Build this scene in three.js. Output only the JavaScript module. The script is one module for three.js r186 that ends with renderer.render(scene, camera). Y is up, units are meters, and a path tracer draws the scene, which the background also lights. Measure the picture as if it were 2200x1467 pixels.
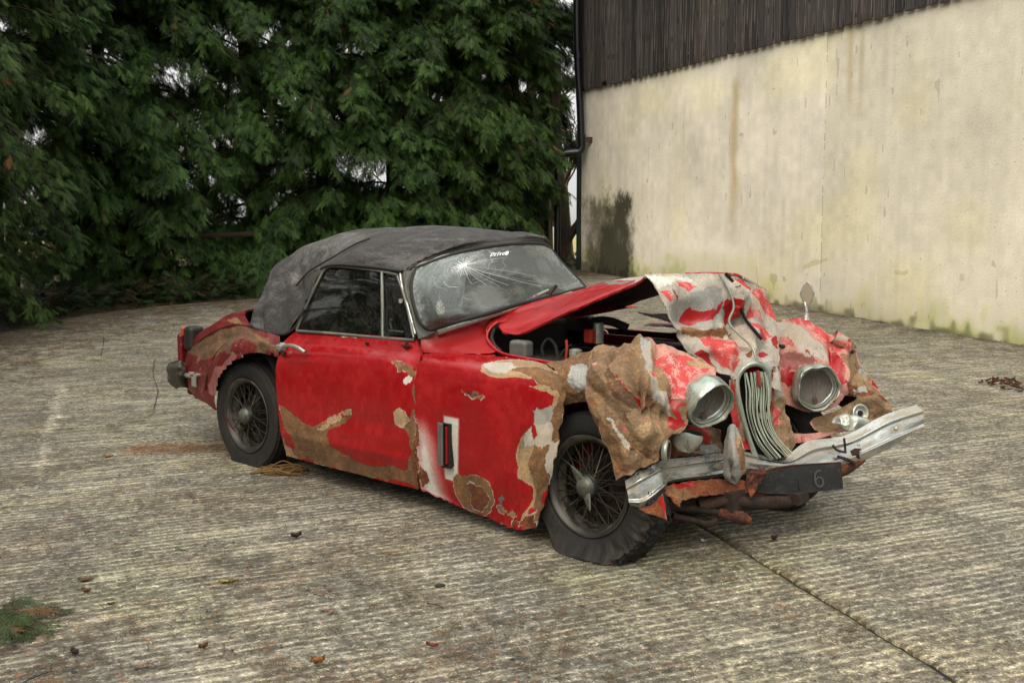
import * as THREE from 'three';
import { mergeGeometries } from 'three/addons/utils/BufferGeometryUtils.js';
import { RoundedBoxGeometry } from 'three/addons/geometries/RoundedBoxGeometry.js';
import { ImprovedNoise } from 'three/addons/math/ImprovedNoise.js';
import { FontLoader } from 'three/addons/loaders/FontLoader.js';
import { TextGeometry } from 'three/addons/geometries/TextGeometry.js';

// ---------------------------------------------------------------- camera, sky, sun, exposure
const scene = new THREE.Scene();
const camera = new THREE.PerspectiveCamera(35.38, 2200 / 1467, 0.1, 400);
camera.position.set(0, 1.443, 0);
camera.rotation.x = -THREE.MathUtils.degToRad(6.29);
const renderer = new THREE.WebGLRenderer({ antialias: true });
renderer.setSize(1024, 682);
renderer.toneMapping = THREE.LinearToneMapping;
renderer.toneMappingExposure = 1.85;
renderer.shadowMap.enabled = true;
{
  // overcast sky: brighter overhead than at the horizon, soft cloud mottling all round
  const W = 256, H = 128, data = new Float32Array(W * H * 4), n = new ImprovedNoise();
  for (let y = 0; y < H; y++) for (let x = 0; x < W; x++) {
    const el = ((y + 0.5) / H - 0.5) * Math.PI, az = ((x + 0.5) / W) * Math.PI * 2, s = Math.max(0, Math.sin(el));
    const cx = Math.cos(az) * Math.cos(el), cz = Math.sin(az) * Math.cos(el);
    const c = 1 + 0.16 * n.noise(cx * 2 + 5, Math.sin(el) * 4, cz * 2) + 0.08 * n.noise(cx * 6, Math.sin(el) * 9 + 3, cz * 6);
    const v = el < -0.02 ? 0.25 : 0.80 * (1 + 2 * s) / 3 * 1.35 * c, i = (y * W + x) * 4;
    data[i] = v * 1.0; data[i + 1] = v * 0.995; data[i + 2] = v * 0.97; data[i + 3] = 1;
  }
  const t = new THREE.DataTexture(data, W, H, THREE.RGBAFormat, THREE.FloatType);
  t.mapping = THREE.EquirectangularReflectionMapping; t.magFilter = t.minFilter = THREE.LinearFilter; t.needsUpdate = true;
  scene.background = t; scene.environment = t;
}
const sun = new THREE.DirectionalLight(0xfff1de, 1.5);
sun.position.set(-4, 15, 7); sun.target.position.set(0, 0, -6);
sun.castShadow = true; sun.shadow.radius = 95; sun.shadow.mapSize.set(2048, 2048);
Object.assign(sun.shadow.camera, { left: -16, right: 16, top: 16, bottom: -16, near: 1, far: 60 });
scene.add(sun, sun.target);

// ---------------------------------------------------------------- helpers
const { lerp, clamp, smoothstep, degToRad: rad } = THREE.MathUtils;
const V = (x, y, z) => new THREE.Vector3(x, y, z);
const A = (p) => V(p[0], p[1], p[2]);
let sd = 7;
const reseed = (s) => { sd = s >>> 0; };
function rnd() { sd = (sd + 0x6d2b79f5) | 0; let t = Math.imul(sd ^ (sd >>> 15), 1 | sd); t = (t + Math.imul(t ^ (t >>> 7), 61 | t)) ^ t; return ((t ^ (t >>> 14)) >>> 0) / 4294967296; }
const rr = (a, b) => a + (b - a) * rnd();
const used = {};
const numbered = (n) => { used[n] = (used[n] ?? -1) + 1; return used[n] ? n + '_' + String(used[n]).padStart(3, '0') : n; };
function tag(o, label, category, group, kind) { Object.assign(o.userData, { label, category }); if (group) o.userData.group = group; if (kind) o.userData.kind = kind; return o; }
function thing(name, label, category, p = [0, 0, 0], turn = 0, group) {
  const o = new THREE.Group(); o.name = numbered(name); o.position.set(...p); o.rotation.y = turn; scene.add(o); return tag(o, label, category, group);
}
function obj(name, geo, mat, parent = scene) {
  const g = Array.isArray(geo) ? mergeGeometries(geo.map((q) => { const c = q.index ? q.toNonIndexed() : q.clone(); for (const k of Object.keys(c.attributes)) if (!['position', 'normal', 'uv'].includes(k)) c.deleteAttribute(k); return c; })) : geo;
  const m = new THREE.Mesh(g, mat); m.name = parent === scene ? numbered(name) : name; m.castShadow = m.receiveShadow = true; parent.add(m); return m;
}
const struct = (name, geo, mat, parent = scene) => { const o = obj(name, geo, mat, parent); if (parent === scene) o.userData.kind = 'structure'; return o; };
const place = (g, x = 0, y = 0, z = 0, rx = 0, ry = 0, rz = 0, s = 1) => g.applyMatrix4(new THREE.Matrix4().compose(V(x, y, z), new THREE.Quaternion().setFromEuler(new THREE.Euler(rx, ry, rz)), Array.isArray(s) ? V(...s) : V(s, s, s)));
const box = (w, h, d, x = 0, y = 0, z = 0, rx = 0, ry = 0, rz = 0) => place(new THREE.BoxGeometry(w, h, d), x, y, z, rx, ry, rz);
const rbox = (w, h, d, r, x = 0, y = 0, z = 0, rx = 0, ry = 0, rz = 0) => place(new RoundedBoxGeometry(w, h, d, 2, r), x, y, z, rx, ry, rz);
const cyl = (r0, r1, h, n, x = 0, y = 0, z = 0, rx = 0, ry = 0, rz = 0) => place(new THREE.CylinderGeometry(r0, r1, h, n), x, y, z, rx, ry, rz);
const tube = (pts, r, seg = 24, n = 7, closed = false) => new THREE.TubeGeometry(new THREE.CatmullRomCurve3(pts.map((p) => p.isVector3 ? p : A(p)), closed), seg, r, n, closed);
const std = (color, roughness = 0.8, metalness = 0, more = {}) => new THREE.MeshStandardMaterial({ color, roughness, metalness, ...more });
const perlin = new ImprovedNoise();
const fbm = (x, y, z, o = 3) => { let s = 0, a = 1; for (let i = 0; i < o; i++) { s += a * perlin.noise(x, y, z); x *= 2.03; y *= 2.03; z *= 2.03; a *= 0.5; } return s; };

// tileable value noise for textures: vn(x, y, px, py) repeats every px, py cells
const NR = new Float32Array(65536); reseed(11); for (let i = 0; i < 65536; i++) NR[i] = rnd();
function vn(x, y, px = 256, py = 256, k = 0) {
  const x0 = Math.floor(x), y0 = Math.floor(y); let fx = x - x0, fy = y - y0; fx = fx * fx * (3 - 2 * fx); fy = fy * fy * (3 - 2 * fy);
  const xa = ((x0 % px) + px) % px, xb = (xa + 1) % px, ya = ((y0 % py) + py) % py, yb = (ya + 1) % py, h = (a, b) => NR[(a * 131 + b * 7919 + k * 4099 + ((a * b) & 1023) * 17) & 65535];
  const p = h(xa, ya), q = h(xb, ya), r = h(xa, yb), s = h(xb, yb);
  return p + (q - p) * fx + (r - p) * fy + (p - q - r + s) * fx * fy;
}
function texture(w, h, fn, srgb = true, repeat) {
  const d = new Uint8Array(w * h * 4), o = [0, 0, 0];
  for (let y = 0; y < h; y++) for (let x = 0; x < w; x++) { fn((x + 0.5) / w, (y + 0.5) / h, o); const i = (y * w + x) * 4; d[i] = o[0]; d[i + 1] = o[1]; d[i + 2] = o[2]; d[i + 3] = 255; }
  return dataTex(d, w, h, srgb, repeat);
}
function dataTex(d, w, h, srgb, repeat) {
  for (let i = 0; i < d.length; i++) ;
  const t = new THREE.DataTexture(d, w, h, THREE.RGBAFormat, THREE.UnsignedByteType);
  if (srgb) t.colorSpace = THREE.SRGBColorSpace;
  t.magFilter = THREE.LinearFilter; t.minFilter = THREE.LinearMipmapLinearFilter; t.generateMipmaps = true;
  if (repeat) t.wrapS = t.wrapT = THREE.RepeatWrapping;
  t.needsUpdate = true; return t;
}
const c8 = (v) => (v < 0 ? 0 : v > 255 ? 255 : v);
const inPoly = (x, y, p) => { let k = false; for (let i = 0, j = p.length - 2; i < p.length; j = i, i += 2) if (p[i + 1] > y !== p[j + 1] > y && x < ((p[j] - p[i]) * (y - p[i + 1])) / (p[j + 1] - p[i + 1]) + p[i]) k = !k; return k; };
const polyline = (t, pts) => { for (let i = 1; i < pts.length; i++) if (t <= pts[i][0] || i === pts.length - 1) return lerp(pts[i - 1][1], pts[i][1], clamp((t - pts[i - 1][0]) / (pts[i][0] - pts[i - 1][0]), 0, 1)); };
// a grid of (nu + 1) x (nv + 1) points with uv
function surf(nu, nv, fn, flip = false) {
  const p = [], uv = [], ix = [], o = V(0, 0, 0);
  for (let j = 0; j <= nv; j++) for (let i = 0; i <= nu; i++) { fn(i / nu, j / nv, o); p.push(o.x, o.y, o.z); uv.push(i / nu, j / nv); }
  for (let j = 0; j < nv; j++) for (let i = 0; i < nu; i++) { const a = j * (nu + 1) + i, b = a + 1, c = a + nu + 1, d = c + 1; flip ? ix.push(a, c, b, b, c, d) : ix.push(a, b, c, b, d, c); }
  const g = new THREE.BufferGeometry(); g.setAttribute('position', new THREE.Float32BufferAttribute(p, 3)); g.setAttribute('uv', new THREE.Float32BufferAttribute(uv, 2)); g.setIndex(ix); g.computeVertexNormals(); return g;
}

// ---------------------------------------------------------------- ground
// the yard is level under the car and rises gently towards the hedge and the far end of the barn; d is metres in front of the camera
const groundY = (x, z) => { const t = -z - 10.7; return 0.0433 * 0.5 * (t + Math.sqrt(t * t + 4)); };
const concreteTex = (() => {
  const S = 2048, d = new Uint8Array(S * S * 4), e = new Uint8Array(S * S * 4);
  for (let y = 0; y < S; y++) for (let x = 0; x < S; x++) {
    const u = x / S, v = y / S;
    const warp = (vn(u * 8, v * 8, 8, 8, 1) - 0.5) * 0.004 + (vn(u * 40, v * 24, 40, 24, 2) - 0.5) * 0.0016;
    // tamping ridges: a broken comb across v, about one every 53 mm over the 4 m tile
    const q = (v + warp) * 76, cell = Math.floor(q), f = q - cell, str = vn(u * 20, cell * 1.0, 20, 76, 3) * 0.65 + 0.35 * vn(u * 150, cell + 0.5, 150, 76, 4);
    const q2 = (v + warp * 0.7) * 34, f2 = q2 - Math.floor(q2), str2 = vn(u * 9, Math.floor(q2), 9, 34, 14);
    let ridge = Math.pow(Math.max(0, 1 - Math.abs(f - 0.5) * 3.2), 1.2) * smoothstep(str, 0.12, 0.55);
    ridge = Math.max(ridge, Math.pow(Math.max(0, 1 - Math.abs(f2 - 0.5) * 3.6), 1.3) * smoothstep(str2, 0.5, 0.8));
    const grit = vn(x / 3.1, y / 2.6, 660, 788, 5), grit2 = vn(u * 200, v * 256, 200, 256, 6), mid = vn(u * 26, v * 34, 26, 34, 7), big = vn(u * 6, v * 7, 6, 7, 8), pit = vn(u * 256, v * 256, 256, 256, 9);
    const worn = smoothstep(mid * 0.5 + big * 0.5 + (grit2 - 0.5) * 0.4, 0.42, 0.7);
    ridge *= 0.5 + 0.5 * smoothstep(mid * 0.6 + grit2 * 0.4, 0.25, 0.6);
    let h = 0.42 + ridge * 0.40 + (grit - 0.5) * 0.22 + (grit2 - 0.5) * 0.2;
    let t = 86 + ridge * 54 + (grit - 0.5) * 52 + (grit2 - 0.5) * 34 + worn * 10 + (mid - 0.5) * 10;
    if (pit > 0.9) { h -= 0.35; t -= 28; }
    if (grit > 0.80 && grit2 > 0.5) t += 34;
    const warm = vn(u * 14, v * 14, 14, 14, 10), i = (y * S + x) * 4;
    d[i] = c8(t * 0.99 + warm * 4); d[i + 1] = c8(t * 0.965); d[i + 2] = c8(t * (0.865 - warm * 0.04)); d[i + 3] = 255;
    const b = c8(h * 255); e[i] = e[i + 1] = e[i + 2] = b; e[i + 3] = 255;
  }
  return [dataTex(d, S, S, true, true), dataTex(e, S, S, false, true)];
})();
const concrete = std(0xffffff, 0.93, 0, { map: concreteTex[0], bumpMap: concreteTex[1], bumpScale: 0.009, vertexColors: true });
const EDGE = [[-4, -9], [3.4, -6.6], [12.7, -6.3], [14, -6.1], [15, -5.85], [16.1, -4.92], [16.8, -4.03], [18.2, -2.6], [20, -0.6], [21.6, 1.5], [22.2, 2.6]];  // d, x of the slab's far left edge
const leftEdge = (d) => polyline(d, EDGE);
const wallX = (d) => 1.414 + (22 - d) * 0.4348;                                   // the barn wall in plan
const jointX = (d) => 0.94 - (d - 4.87) * 0.287 + 0.010 * perlin.noise(d * 4, 3, 0) + 0.004 * perlin.noise(d * 17, 9, 0);
const groove = V(0.905, 0, -0.425);                                                 // the way the tamping ridges run
const yard = new THREE.Group(); yard.name = 'concrete_yard'; yard.userData.kind = 'structure'; scene.add(yard);
const mossy = (x, z) => smoothstep(fbm(x * 0.5 + 3, 0, z * 0.5, 4), -0.1, 0.7);
// stains of the real place: rust below the rear wheel, chalk mark, leaf mould along the hedge, lime patches
const RUSTY = [[-2.378,.01,-6.719], [-1.884,.01,-6.761]], CHALK = [[-3.953,.022,-9.292], [-3.138,.011,-7.088], [-2.74,.009,-6.082]], OILY = [-1.156,.007,-4.453], DAMP = [-3.104,.012,-7.247];
const segDist = (x, z, a, b) => { const dx = b[0] - a[0], dz = b[2] - a[2], t = clamp(((x - a[0]) * dx + (z - a[2]) * dz) / (dx * dx + dz * dz), 0, 1); return Math.hypot(x - a[0] - dx * t, z - a[2] - dz * t); };
function slab(name, x0, x1, nx) {
  const NZ = 460, p = [], uv = [], col = [], ix = [];
  const dAt = (t) => 1.2 + 21.2 * Math.pow(t, 1.7);
  for (let j = 0; j <= NZ; j++) {
    const d = dAt(j / NZ), a = x0(d), b = Math.max(a + 0.001, x1(d));
    for (let i = 0; i <= nx; i++) {
      const fold = i === 0 || i === nx, t = fold ? (i ? 1 : 0) : (i - 1) / (nx - 2), x = lerp(a, b, t), z = -d;
      const y = groundY(x, z) + 0.006 * fbm(x * 1.3, 0, z * 1.3, 3) - (fold ? 0.07 : 0) - (i === 1 || i === nx - 1 ? 0.004 : 0);
      p.push(x, y, z); const s = x * groove.x + z * groove.z, w = x * groove.z - z * groove.x; uv.push(s / 4, w / 4);
      let r = 1, g = 1, bl = 1;
      const m = fbm(x * 0.45, 1, z * 0.45, 4), m2 = fbm(x * 1.7 + 7, 2, z * 1.7, 3), st = fbm((x * groove.x + z * groove.z) * 0.5, 5, w * 4, 3), fine = fbm(x * 9, 3, z * 9, 2);
      let v = 1.10 + 0.22 * m + 0.09 * m2 + 0.06 * st + 0.05 * fine; r *= v; g *= v; bl *= v;
      const moss = smoothstep(0.55 * m2 + 0.5 * fbm(x * 0.6 + 20, 4, z * 0.6, 3) + 0.3 * fine, 0.05, 0.6); r *= 1 - 0.05 * moss; bl *= 1 - 0.12 * moss;
      const pale = smoothstep(fbm(x * 0.7 + 40, 6, z * 0.7, 4) + 0.25 * fine, 0.12, 0.6); r *= 1 + 0.20 * pale; g *= 1 + 0.19 * pale; bl *= 1 + 0.12 * pale;
      // leaf mould and needles lie along the hedge and the barn
      const e = Math.min(Math.max(0, x - leftEdge(d)) * 0.75, 9), mould = smoothstep(0.9 * fine + 0.7 * m2 + 1.0 - e * 0.75, 0, 0.7); r *= 1 - 0.55 * mould; g *= 1 - 0.62 * mould; bl *= 1 - 0.70 * mould;
      const wd = (wallX(d) - x) * 0.9, wm = smoothstep(1.0 * fine + 0.6 * m2 + 0.42 - wd * 1.1, 0, 0.5); r *= 1 - 0.5 * wm; g *= 1 - 0.52 * wm; bl *= 1 - 0.6 * wm;
      const rs = smoothstep(0.20 - segDist(x, z, RUSTY[0], RUSTY[1]) + 0.12 * fine + 0.08 * st, 0, 0.2); r *= 1 - 0.22 * rs; g *= 1 - 0.55 * rs; bl *= 1 - 0.72 * rs;
      const ch = smoothstep(0.055 - Math.min(segDist(x, z, CHALK[0], CHALK[1]), segDist(x, z, CHALK[1], CHALK[2]) + 0.02) + 0.06 * fine, 0, 0.06); r *= 1 + 1.5 * ch; g *= 1 + 1.5 * ch; bl *= 1 + 1.6 * ch;
      const ol = smoothstep(0.16 - Math.hypot(x - OILY[0], z - OILY[2]) + 0.16 * fine, 0, 0.14); r *= 1 - 0.5 * ol; g *= 1 - 0.5 * ol; bl *= 1 - 0.5 * ol;
      const dm = smoothstep(0.5 - Math.hypot((x - DAMP[0]) * 0.7, z - DAMP[2]) + 0.5 * fine + 0.3 * m2, 0, 0.5); r *= 1 - 0.22 * dm; g *= 1 - 0.22 * dm; bl *= 1 - 0.25 * dm;
      const jm = smoothstep(0.07 - Math.abs(x - jointX(d)) + 0.10 * fine + 0.03 * m2, 0, 0.10); r *= 1 - 0.06 * jm; g *= 1 - 0.08 * jm; bl *= 1 - 0.26 * jm;
      col.push(clamp(r, 0.05, 2), clamp(g, 0.05, 2), clamp(bl, 0.05, 2));
    }
  }
  for (let j = 0; j < NZ; j++) for (let i = 0; i < nx; i++) { const a = j * (nx + 1) + i, b = a + 1, c = a + nx + 1, e = c + 1; ix.push(a, b, c, b, e, c); }
  const g = new THREE.BufferGeometry(); g.setAttribute('position', new THREE.Float32BufferAttribute(p, 3)); g.setAttribute('uv', new THREE.Float32BufferAttribute(uv, 2)); g.setAttribute('color', new THREE.Float32BufferAttribute(col, 3)); g.setIndex(ix); g.computeVertexNormals();
  return struct(name, g, concrete, yard);
}
slab('concrete_slab', leftEdge, (d) => jointX(d) - 0.010, 190);
slab('concrete_slab', (d) => jointX(d) + 0.013, (d) => wallX(d) + 0.02, 190);
{ // earth and dead moss packed low in the joint, with grit lumps
  const g = surf(6, 500, (u, v, o) => { const d = 1.2 + v * 14, x = jointX(d) + (u - 0.5) * 0.05; o.set(x, groundY(x, -d) - 0.010 + 0.008 * perlin.noise(x * 40, 3, d * 40) - 0.004 * Math.pow(Math.abs(u - 0.5) * 2, 2), -d); });
  struct('joint_filler', g, std(0x14110b, 1), yard);
}
{ // shrinkage cracks and a raised strip of laitance across the far slab
  const crack = (pts, w) => { const c = new THREE.CatmullRomCurve3(pts.map(A)); struct('crack', surf(2, 60, (u, v, o) => { const p = c.getPoint(v), k = 0.012 * perlin.noise(v * 14, w * 99, 2), e = w * (0.5 + 0.9 * Math.abs(perlin.noise(v * 21, 5, w * 50))); o.set(p.x + k + (u - 0.5) * e, groundY(p.x, p.z) + 0.008 - (u === 0.5 ? 0.003 : 0), p.z + (u - 0.5) * e * 0.4); }, true), std(0x2a251c, 1), yard); };
  crack([[-3.709,.051,-11.022], [-3.376,.03,-9.964], [-3.03,.02,-9.043], [-2.766,.015,-8.154]], 0.010); crack([[-2.767,.068,-11.62], [-2.532,.037,-10.401], [-2.416,.027,-9.687], [-2.208,.019,-8.805]], 0.009); crack([[-4.838,.101,-12.604], [-4.569,.075,-11.864], [-4.319,.054,-11.152]], 0.009);
}
// soil of the hedge bottom and the field beyond: one sheet to the horizon
{
  const tex = texture(512, 512, (u, v, o) => { const a = vn(u * 32, v * 32, 32, 32, 1), b = vn(u * 128, v * 128, 128, 128, 2), c = vn(u * 6, v * 6, 6, 6, 3), t = 20 + a * 26 + b * 26 + c * 18; o[0] = t * 1.18; o[1] = t; o[2] = t * 0.66; }, true, true);
  tex.repeat.set(90, 90);
  const N = 120, g = surf(N, N, (u, v, o) => {
    const x = (u - 0.5) * 2, z = (v - 0.5) * 2, X = Math.sign(x) * Math.pow(Math.abs(x), 2.6) * 180, Z = -12 + Math.sign(z) * Math.pow(Math.abs(z), 2.6) * 180, d = -Z;
    const e = smoothstep(leftEdge(clamp(d, -4, 21)) - X + (d > 20 ? (d - 20) * 2 : 0), 0, 1.4);
    o.set(X, groundY(X, Math.max(Z, -24)) - 0.09 + 0.09 * e * (0.6 + fbm(X * 1.5, 0, Z * 1.5, 3)) - (d > 26 ? Math.min(1.2, (d - 26) * 0.05) : 0), Z);
  });
  const col = [], P = g.attributes.position;
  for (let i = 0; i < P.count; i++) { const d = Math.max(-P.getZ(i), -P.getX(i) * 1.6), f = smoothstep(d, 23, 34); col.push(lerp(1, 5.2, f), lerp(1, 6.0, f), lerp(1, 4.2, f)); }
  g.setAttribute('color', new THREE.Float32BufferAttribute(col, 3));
  struct('ground', g, std(0xffffff, 1, 0, { map: tex, vertexColors: true }));
}

// ---------------------------------------------------------------- barn: concrete wall, timber cladding, steel corner post
const WC = A([1.414,0,-22]), WD = A([.399,0,.917]), WN = A([-.917,0,.399]), onWall = (s, y, out = 0) => WC.clone().addScaledVector(WD, s).addScaledVector(WN, out).setY(y);
const WTURN = Math.atan2(-WD.z, WD.x);                                               // local x along the wall towards the camera, z out of it
const barn = thing('barn', 'farm barn with stained pale concrete wall below dark weathered timber boards', 'barn', [WC.x, 0, WC.z], WTURN);
const WL = 20, WH = 4.25;
{
  const W = 2048, H = 1024, col = new Uint8Array(W * H * 4), rb = new Uint8Array(W * H * 4), LEN = 14;
  const SEAM = [7.425,2.608][0], STREAK = [5.281,3.48][0], S2 = [7.894,3.81][0], MOULD = [[.276,1.256], [1.35,1.799], [1.978,1.095], [1.597,.557]];
  const gauss = (x, s) => Math.exp(-(x * x) / (2 * s * s));
  for (let j = 0; j < H; j++) for (let i = 0; i < W; i++) {
    const s = (i / W) * LEN, y = (j / H) * 4.4 - 0.1;
    const base = 0.5 - s * 0.047 + 0.02;                                                // where the ground meets the wall
    const big = vn(s * 0.7, y * 0.8, 256, 256, 1), mid = vn(s * 2.4, y * 2.2, 256, 256, 2), fine = vn(s * 9, y * 8, 256, 256, 3), grit = vn(i / 2.2, j / 2.2, 1024, 512, 4), drip = vn(s * 11, y * 0.9, 256, 256, 5), drip2 = vn(s * 26, y * 1.2, 256, 256, 6);
    let r = 236, g = 229, b = 213, t = 1 + (big - 0.5) * 0.12 + (mid - 0.5) * 0.08 + (fine - 0.5) * 0.07 + (grit - 0.5) * 0.06 + (drip - 0.5) * 0.03 + (drip2 - 0.5) * 0.02;
    const damp = vn(s * 1.1 + 9, y * 1.4, 256, 256, 7); b *= 1 - 0.06 * smoothstep(damp, 0.4, 0.9); 
    // green algae and dirt splashed at the foot, a dirty tide line, rain streaks under the boards
    const hgt = y - base, foot = smoothstep(0.55 - hgt + (mid - 0.5) * 0.5 + (fine - 0.5) * 0.3 + (grit - 0.5) * 0.2, 0, 0.6), low = smoothstep(0.16 - hgt + (fine - 0.5) * 0.3, 0, 0.22);
    const alg = smoothstep(big * 0.6 + mid * 0.4, 0.42, 0.7); r *= 1 - (0.12 + 0.09 * alg) * foot; g *= 1 - (0.12 + 0.06 * alg) * foot; b *= 1 - (0.24 + 0.14 * alg) * foot; t *= 1 - 0.42 * low;

    t *= 1 - 0.05 * (s > SEAM ? 1 : 0) * (0.5 + mid); if (s > SEAM) { b *= 0.98; }
    if (Math.abs(s - SEAM) < 0.012 && vn(s, y * 14, 256, 256, 8) > 0.42) t *= 0.84;
    const k1 = gauss(s - STREAK - (vn(0, y * 2, 9, 99, 2) - 0.5) * 0.08, 0.045 + 0.04 * vn(0, y * 3, 9, 99, 3)) * smoothstep(y, 1.0, 2.2) * (1 - smoothstep(y, 3.5, 3.8)); r *= 1 - 0.12 * k1; g *= 1 - 0.17 * k1; b *= 1 - 0.27 * k1;
    const k2 = (gauss(s - S2, 0.05) + 0.7 * gauss(s - S2 - 0.22, 0.03)) * smoothstep(y, 2.6, 3.6); r *= 1 - 0.09 * k2; g *= 1 - 0.12 * k2; b *= 1 - 0.2 * k2;
    // black mould bloom beside the downpipe
    const sm = vn(s * 3.1, y * 2.6, 256, 256, 21) * 0.5 + vn(s * 9, y * 6, 256, 256, 22) * 0.28 + vn(s * 30, y * 20, 256, 256, 23) * 0.22; let mo = 0; const ms = s + (mid - 0.5) * 0.3;
    mo = Math.max(mo, smoothstep(1 - Math.abs(ms - 1.15) / 1.15 + (sm - 0.5) * 0.6, -0.05, 0.6) * smoothstep(2.2 - y + (sm - 0.5) * 0.5 - 0.25 * Math.pow(ms - 1.1, 2), 0, 0.42) * lerp(0.62, 1, smoothstep(ms, 0.6, 1.2)) * (0.84 + 0.9 * (sm - 0.5)));
    
    mo = Math.min(1, mo * 1.25); r *= 1 - 0.70 * mo; g *= 1 - 0.70 * mo; b *= 1 - 0.76 * mo;
    const sc = vn(s * 14, y * 3.2, 256, 256, 12); if (sc > 0.93 && fine > 0.45) t *= 0.88;                    // thin scuffs
    const crack = s > SEAM - 0.4 && s < SEAM + 2.6 && Math.abs(y - 0.86 - base * 0.25 - (vn(s * 3, 1, 256, 9, 13) - 0.5) * 0.22) < 0.016 + 0.03 * vn(s * 4, 5, 256, 9, 3) && vn(s * 3.1, 2, 256, 9, 14) > 0.45; if (crack) { t *= 0.92; b *= 0.93; }
    const n = (j * W + i) * 4, hole = grit > 0.93 && fine > 0.5;
    if (hole) t *= 0.72;
    col[n] = c8(r * t); col[n + 1] = c8(g * t); col[n + 2] = c8(b * t); col[n + 3] = 255;
    const h = 0.6 + (grit - 0.5) * 0.35 + (fine - 0.5) * 0.25 + (mid - 0.5) * 0.3 - (hole ? 0.4 : 0) - (Math.abs(s - SEAM) < 0.01 ? 0.5 : 0) - (crack ? 0.3 : 0);
    rb[n] = rb[n + 1] = rb[n + 2] = c8(h * 255); rb[n + 3] = 255;
  }
  const map = dataTex(col, W, H, true), bump = dataTex(rb, W, H, false), m = std(0xffffff, 0.9, 0, { map, bumpMap: bump, bumpScale: 0.003 });
  map.wrapS = bump.wrapS = THREE.MirroredRepeatWrapping;
  const g = surf(160, 44, (u, v, o) => { const s = u * WL, y = -0.1 + v * 4.4; o.set(s, y, 0.012 * fbm(s * 0.8, y * 0.8, 3, 3)); }); const uv = g.attributes.uv; for (let i = 0; i < uv.count; i++) uv.setXY(i, (uv.getX(i) * WL) / LEN, uv.getY(i));
  const wall = struct('wall', g, m, barn);
  struct('wall_core', [box(WL, 4.38, 0.2, WL / 2, 2.09, -0.13), box(WL, 4.6, 0.06, WL / 2, 6.5, -0.10), box(0.2, 9, 11, 0.10, 4.4, -5.6), box(WL, 0.2, 11.4, WL / 2, 8.9, -5.5)], std(0x6d6858, 0.95), barn);
  // corrugated soffit battens the boards are nailed to
  struct('rail', box(WL, 0.09, 0.05, WL / 2, 4.22, 0.0), std(0x2a241e, 0.9), barn);
  struct('rail', box(WL, 0.09, 0.05, WL / 2, 6.0, -0.02), std(0x2a241e, 0.9), barn);
  // timber boards, one by one
  const woods = []; reseed(5);
  for (let k = 0; k < 8; k++) {
    const t0 = 26 + rnd() * 40, warm = rnd(), pale = k === 1 || k === 4 ? 0.7 : 0.3;
    const t = texture(64, 1024, (u, v, o) => { const gr = vn(u * 16, v * 10, 16, 10, k), g2 = vn(u * 40, v * 30, 40, 30, k + 3), w = vn(u * 5, v * 4, 5, 4, k + 7), kn = Math.hypot((u - 0.4) * 1.2, ((v * 3 + k * 0.3) % 1 - 0.5) * 4);
      let q = t0 * (0.62 + 0.45 * gr + 0.3 * g2) + pale * 84 * smoothstep(w + (gr - 0.5) * 0.8, 0.55, 0.95); if (kn < 0.16) q *= 0.55; const edge = Math.min(u, 1 - u); if (edge < 0.07 && vn(v * 30, k, 30, 9, 8) > 0.55) q += 26;
      o[0] = c8(q * (1.03 + warm * 0.04)); o[1] = c8(q * 0.97); o[2] = c8(q * (0.94 - warm * 0.04)); }, true, true);
    woods.push(std(0xffffff, 0.92, 0, { map: t, bumpMap: t, bumpScale: 0.004 }));
  }
  let s = 0.02; const forms = [0, 1, 2].map((k) => { const b = new RoundedBoxGeometry(1, 1, 1, 1, 0.08); return b; });
  for (let k = 0; s < 16; k++) {
    const w = rr(0.165, 0.195), gap = rnd() < 0.16 ? rr(0.016, 0.03) : rr(0.006, 0.014), len = 4.4 + rr(-0.02, 0.02);
    const b = obj('board', forms[k % 3], woods[Math.floor(rnd() * 8)], barn);
    b.scale.set(w, len, 0.022); b.position.set(s + w / 2, 4.08 + rr(-0.016, 0.012) + len / 2, 0.052 + rr(-0.004, 0.006)); b.rotation.z = rr(-0.0025, 0.0025); b.rotation.y = rr(-0.05, 0.05);
    s += w + gap;
  }
  obj('corner_post', [box(0.16, 4.2, 0.012, -0.085, 2.0, 0.02), box(0.012, 4.2, 0.16, -0.165, 2.0, -0.06)], std(0x1e3a30, 0.6, 0.2), barn);
  obj('corner_board', rbox(0.10, 4.8, 0.03, 0.008, -0.06, 6.45, 0.05), std(0x55562c, 0.9), barn);
}
{
  // black rainwater pipe down the corner, cranked away to the left
  const dp = thing('downpipe', 'black plastic downpipe with cranked elbow at the barn corner', 'downpipe'), m = std(0x0c0d12, 0.32);
  obj('pipe', tube([[1.245,8.077,-21.6], [1.265,6.329,-21.6], [1.294,4.727,-21.6], [1.357,3.645,-21.6], [1.379,3.099,-21.6]], 0.075, 40, 14), m, dp);
  obj('elbow', tube([[1.379,3.099,-21.6], [1.38,2.935,-21.6], [1.325,2.862,-21.6], [1.186,2.843,-21.6], [1.038,2.825,-21.6], [.936,2.77,-21.6], [.919,2.624,-21.6]], 0.078, 40, 14), m, dp);
  obj('pipe', tube([[.918,2.642,-21.6], [.912,1.998,-21.6], [.909,.698,-21.6]], 0.07, 20, 14), m, dp);
  for (const q of [[1.303,4.727,-21.6], [1.379,3.136,-21.6], [.918,2.642,-21.6]]) { const c = obj('collar', cyl(0.09, 0.09, 0.12, 16), m, dp); c.position.copy(A(q)); }
  obj('bracket', box(0.34, 0.1, 0.1, ...[1.49,3.099,-21.6]), std(0x3a3122, 0.9), dp);
}

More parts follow.
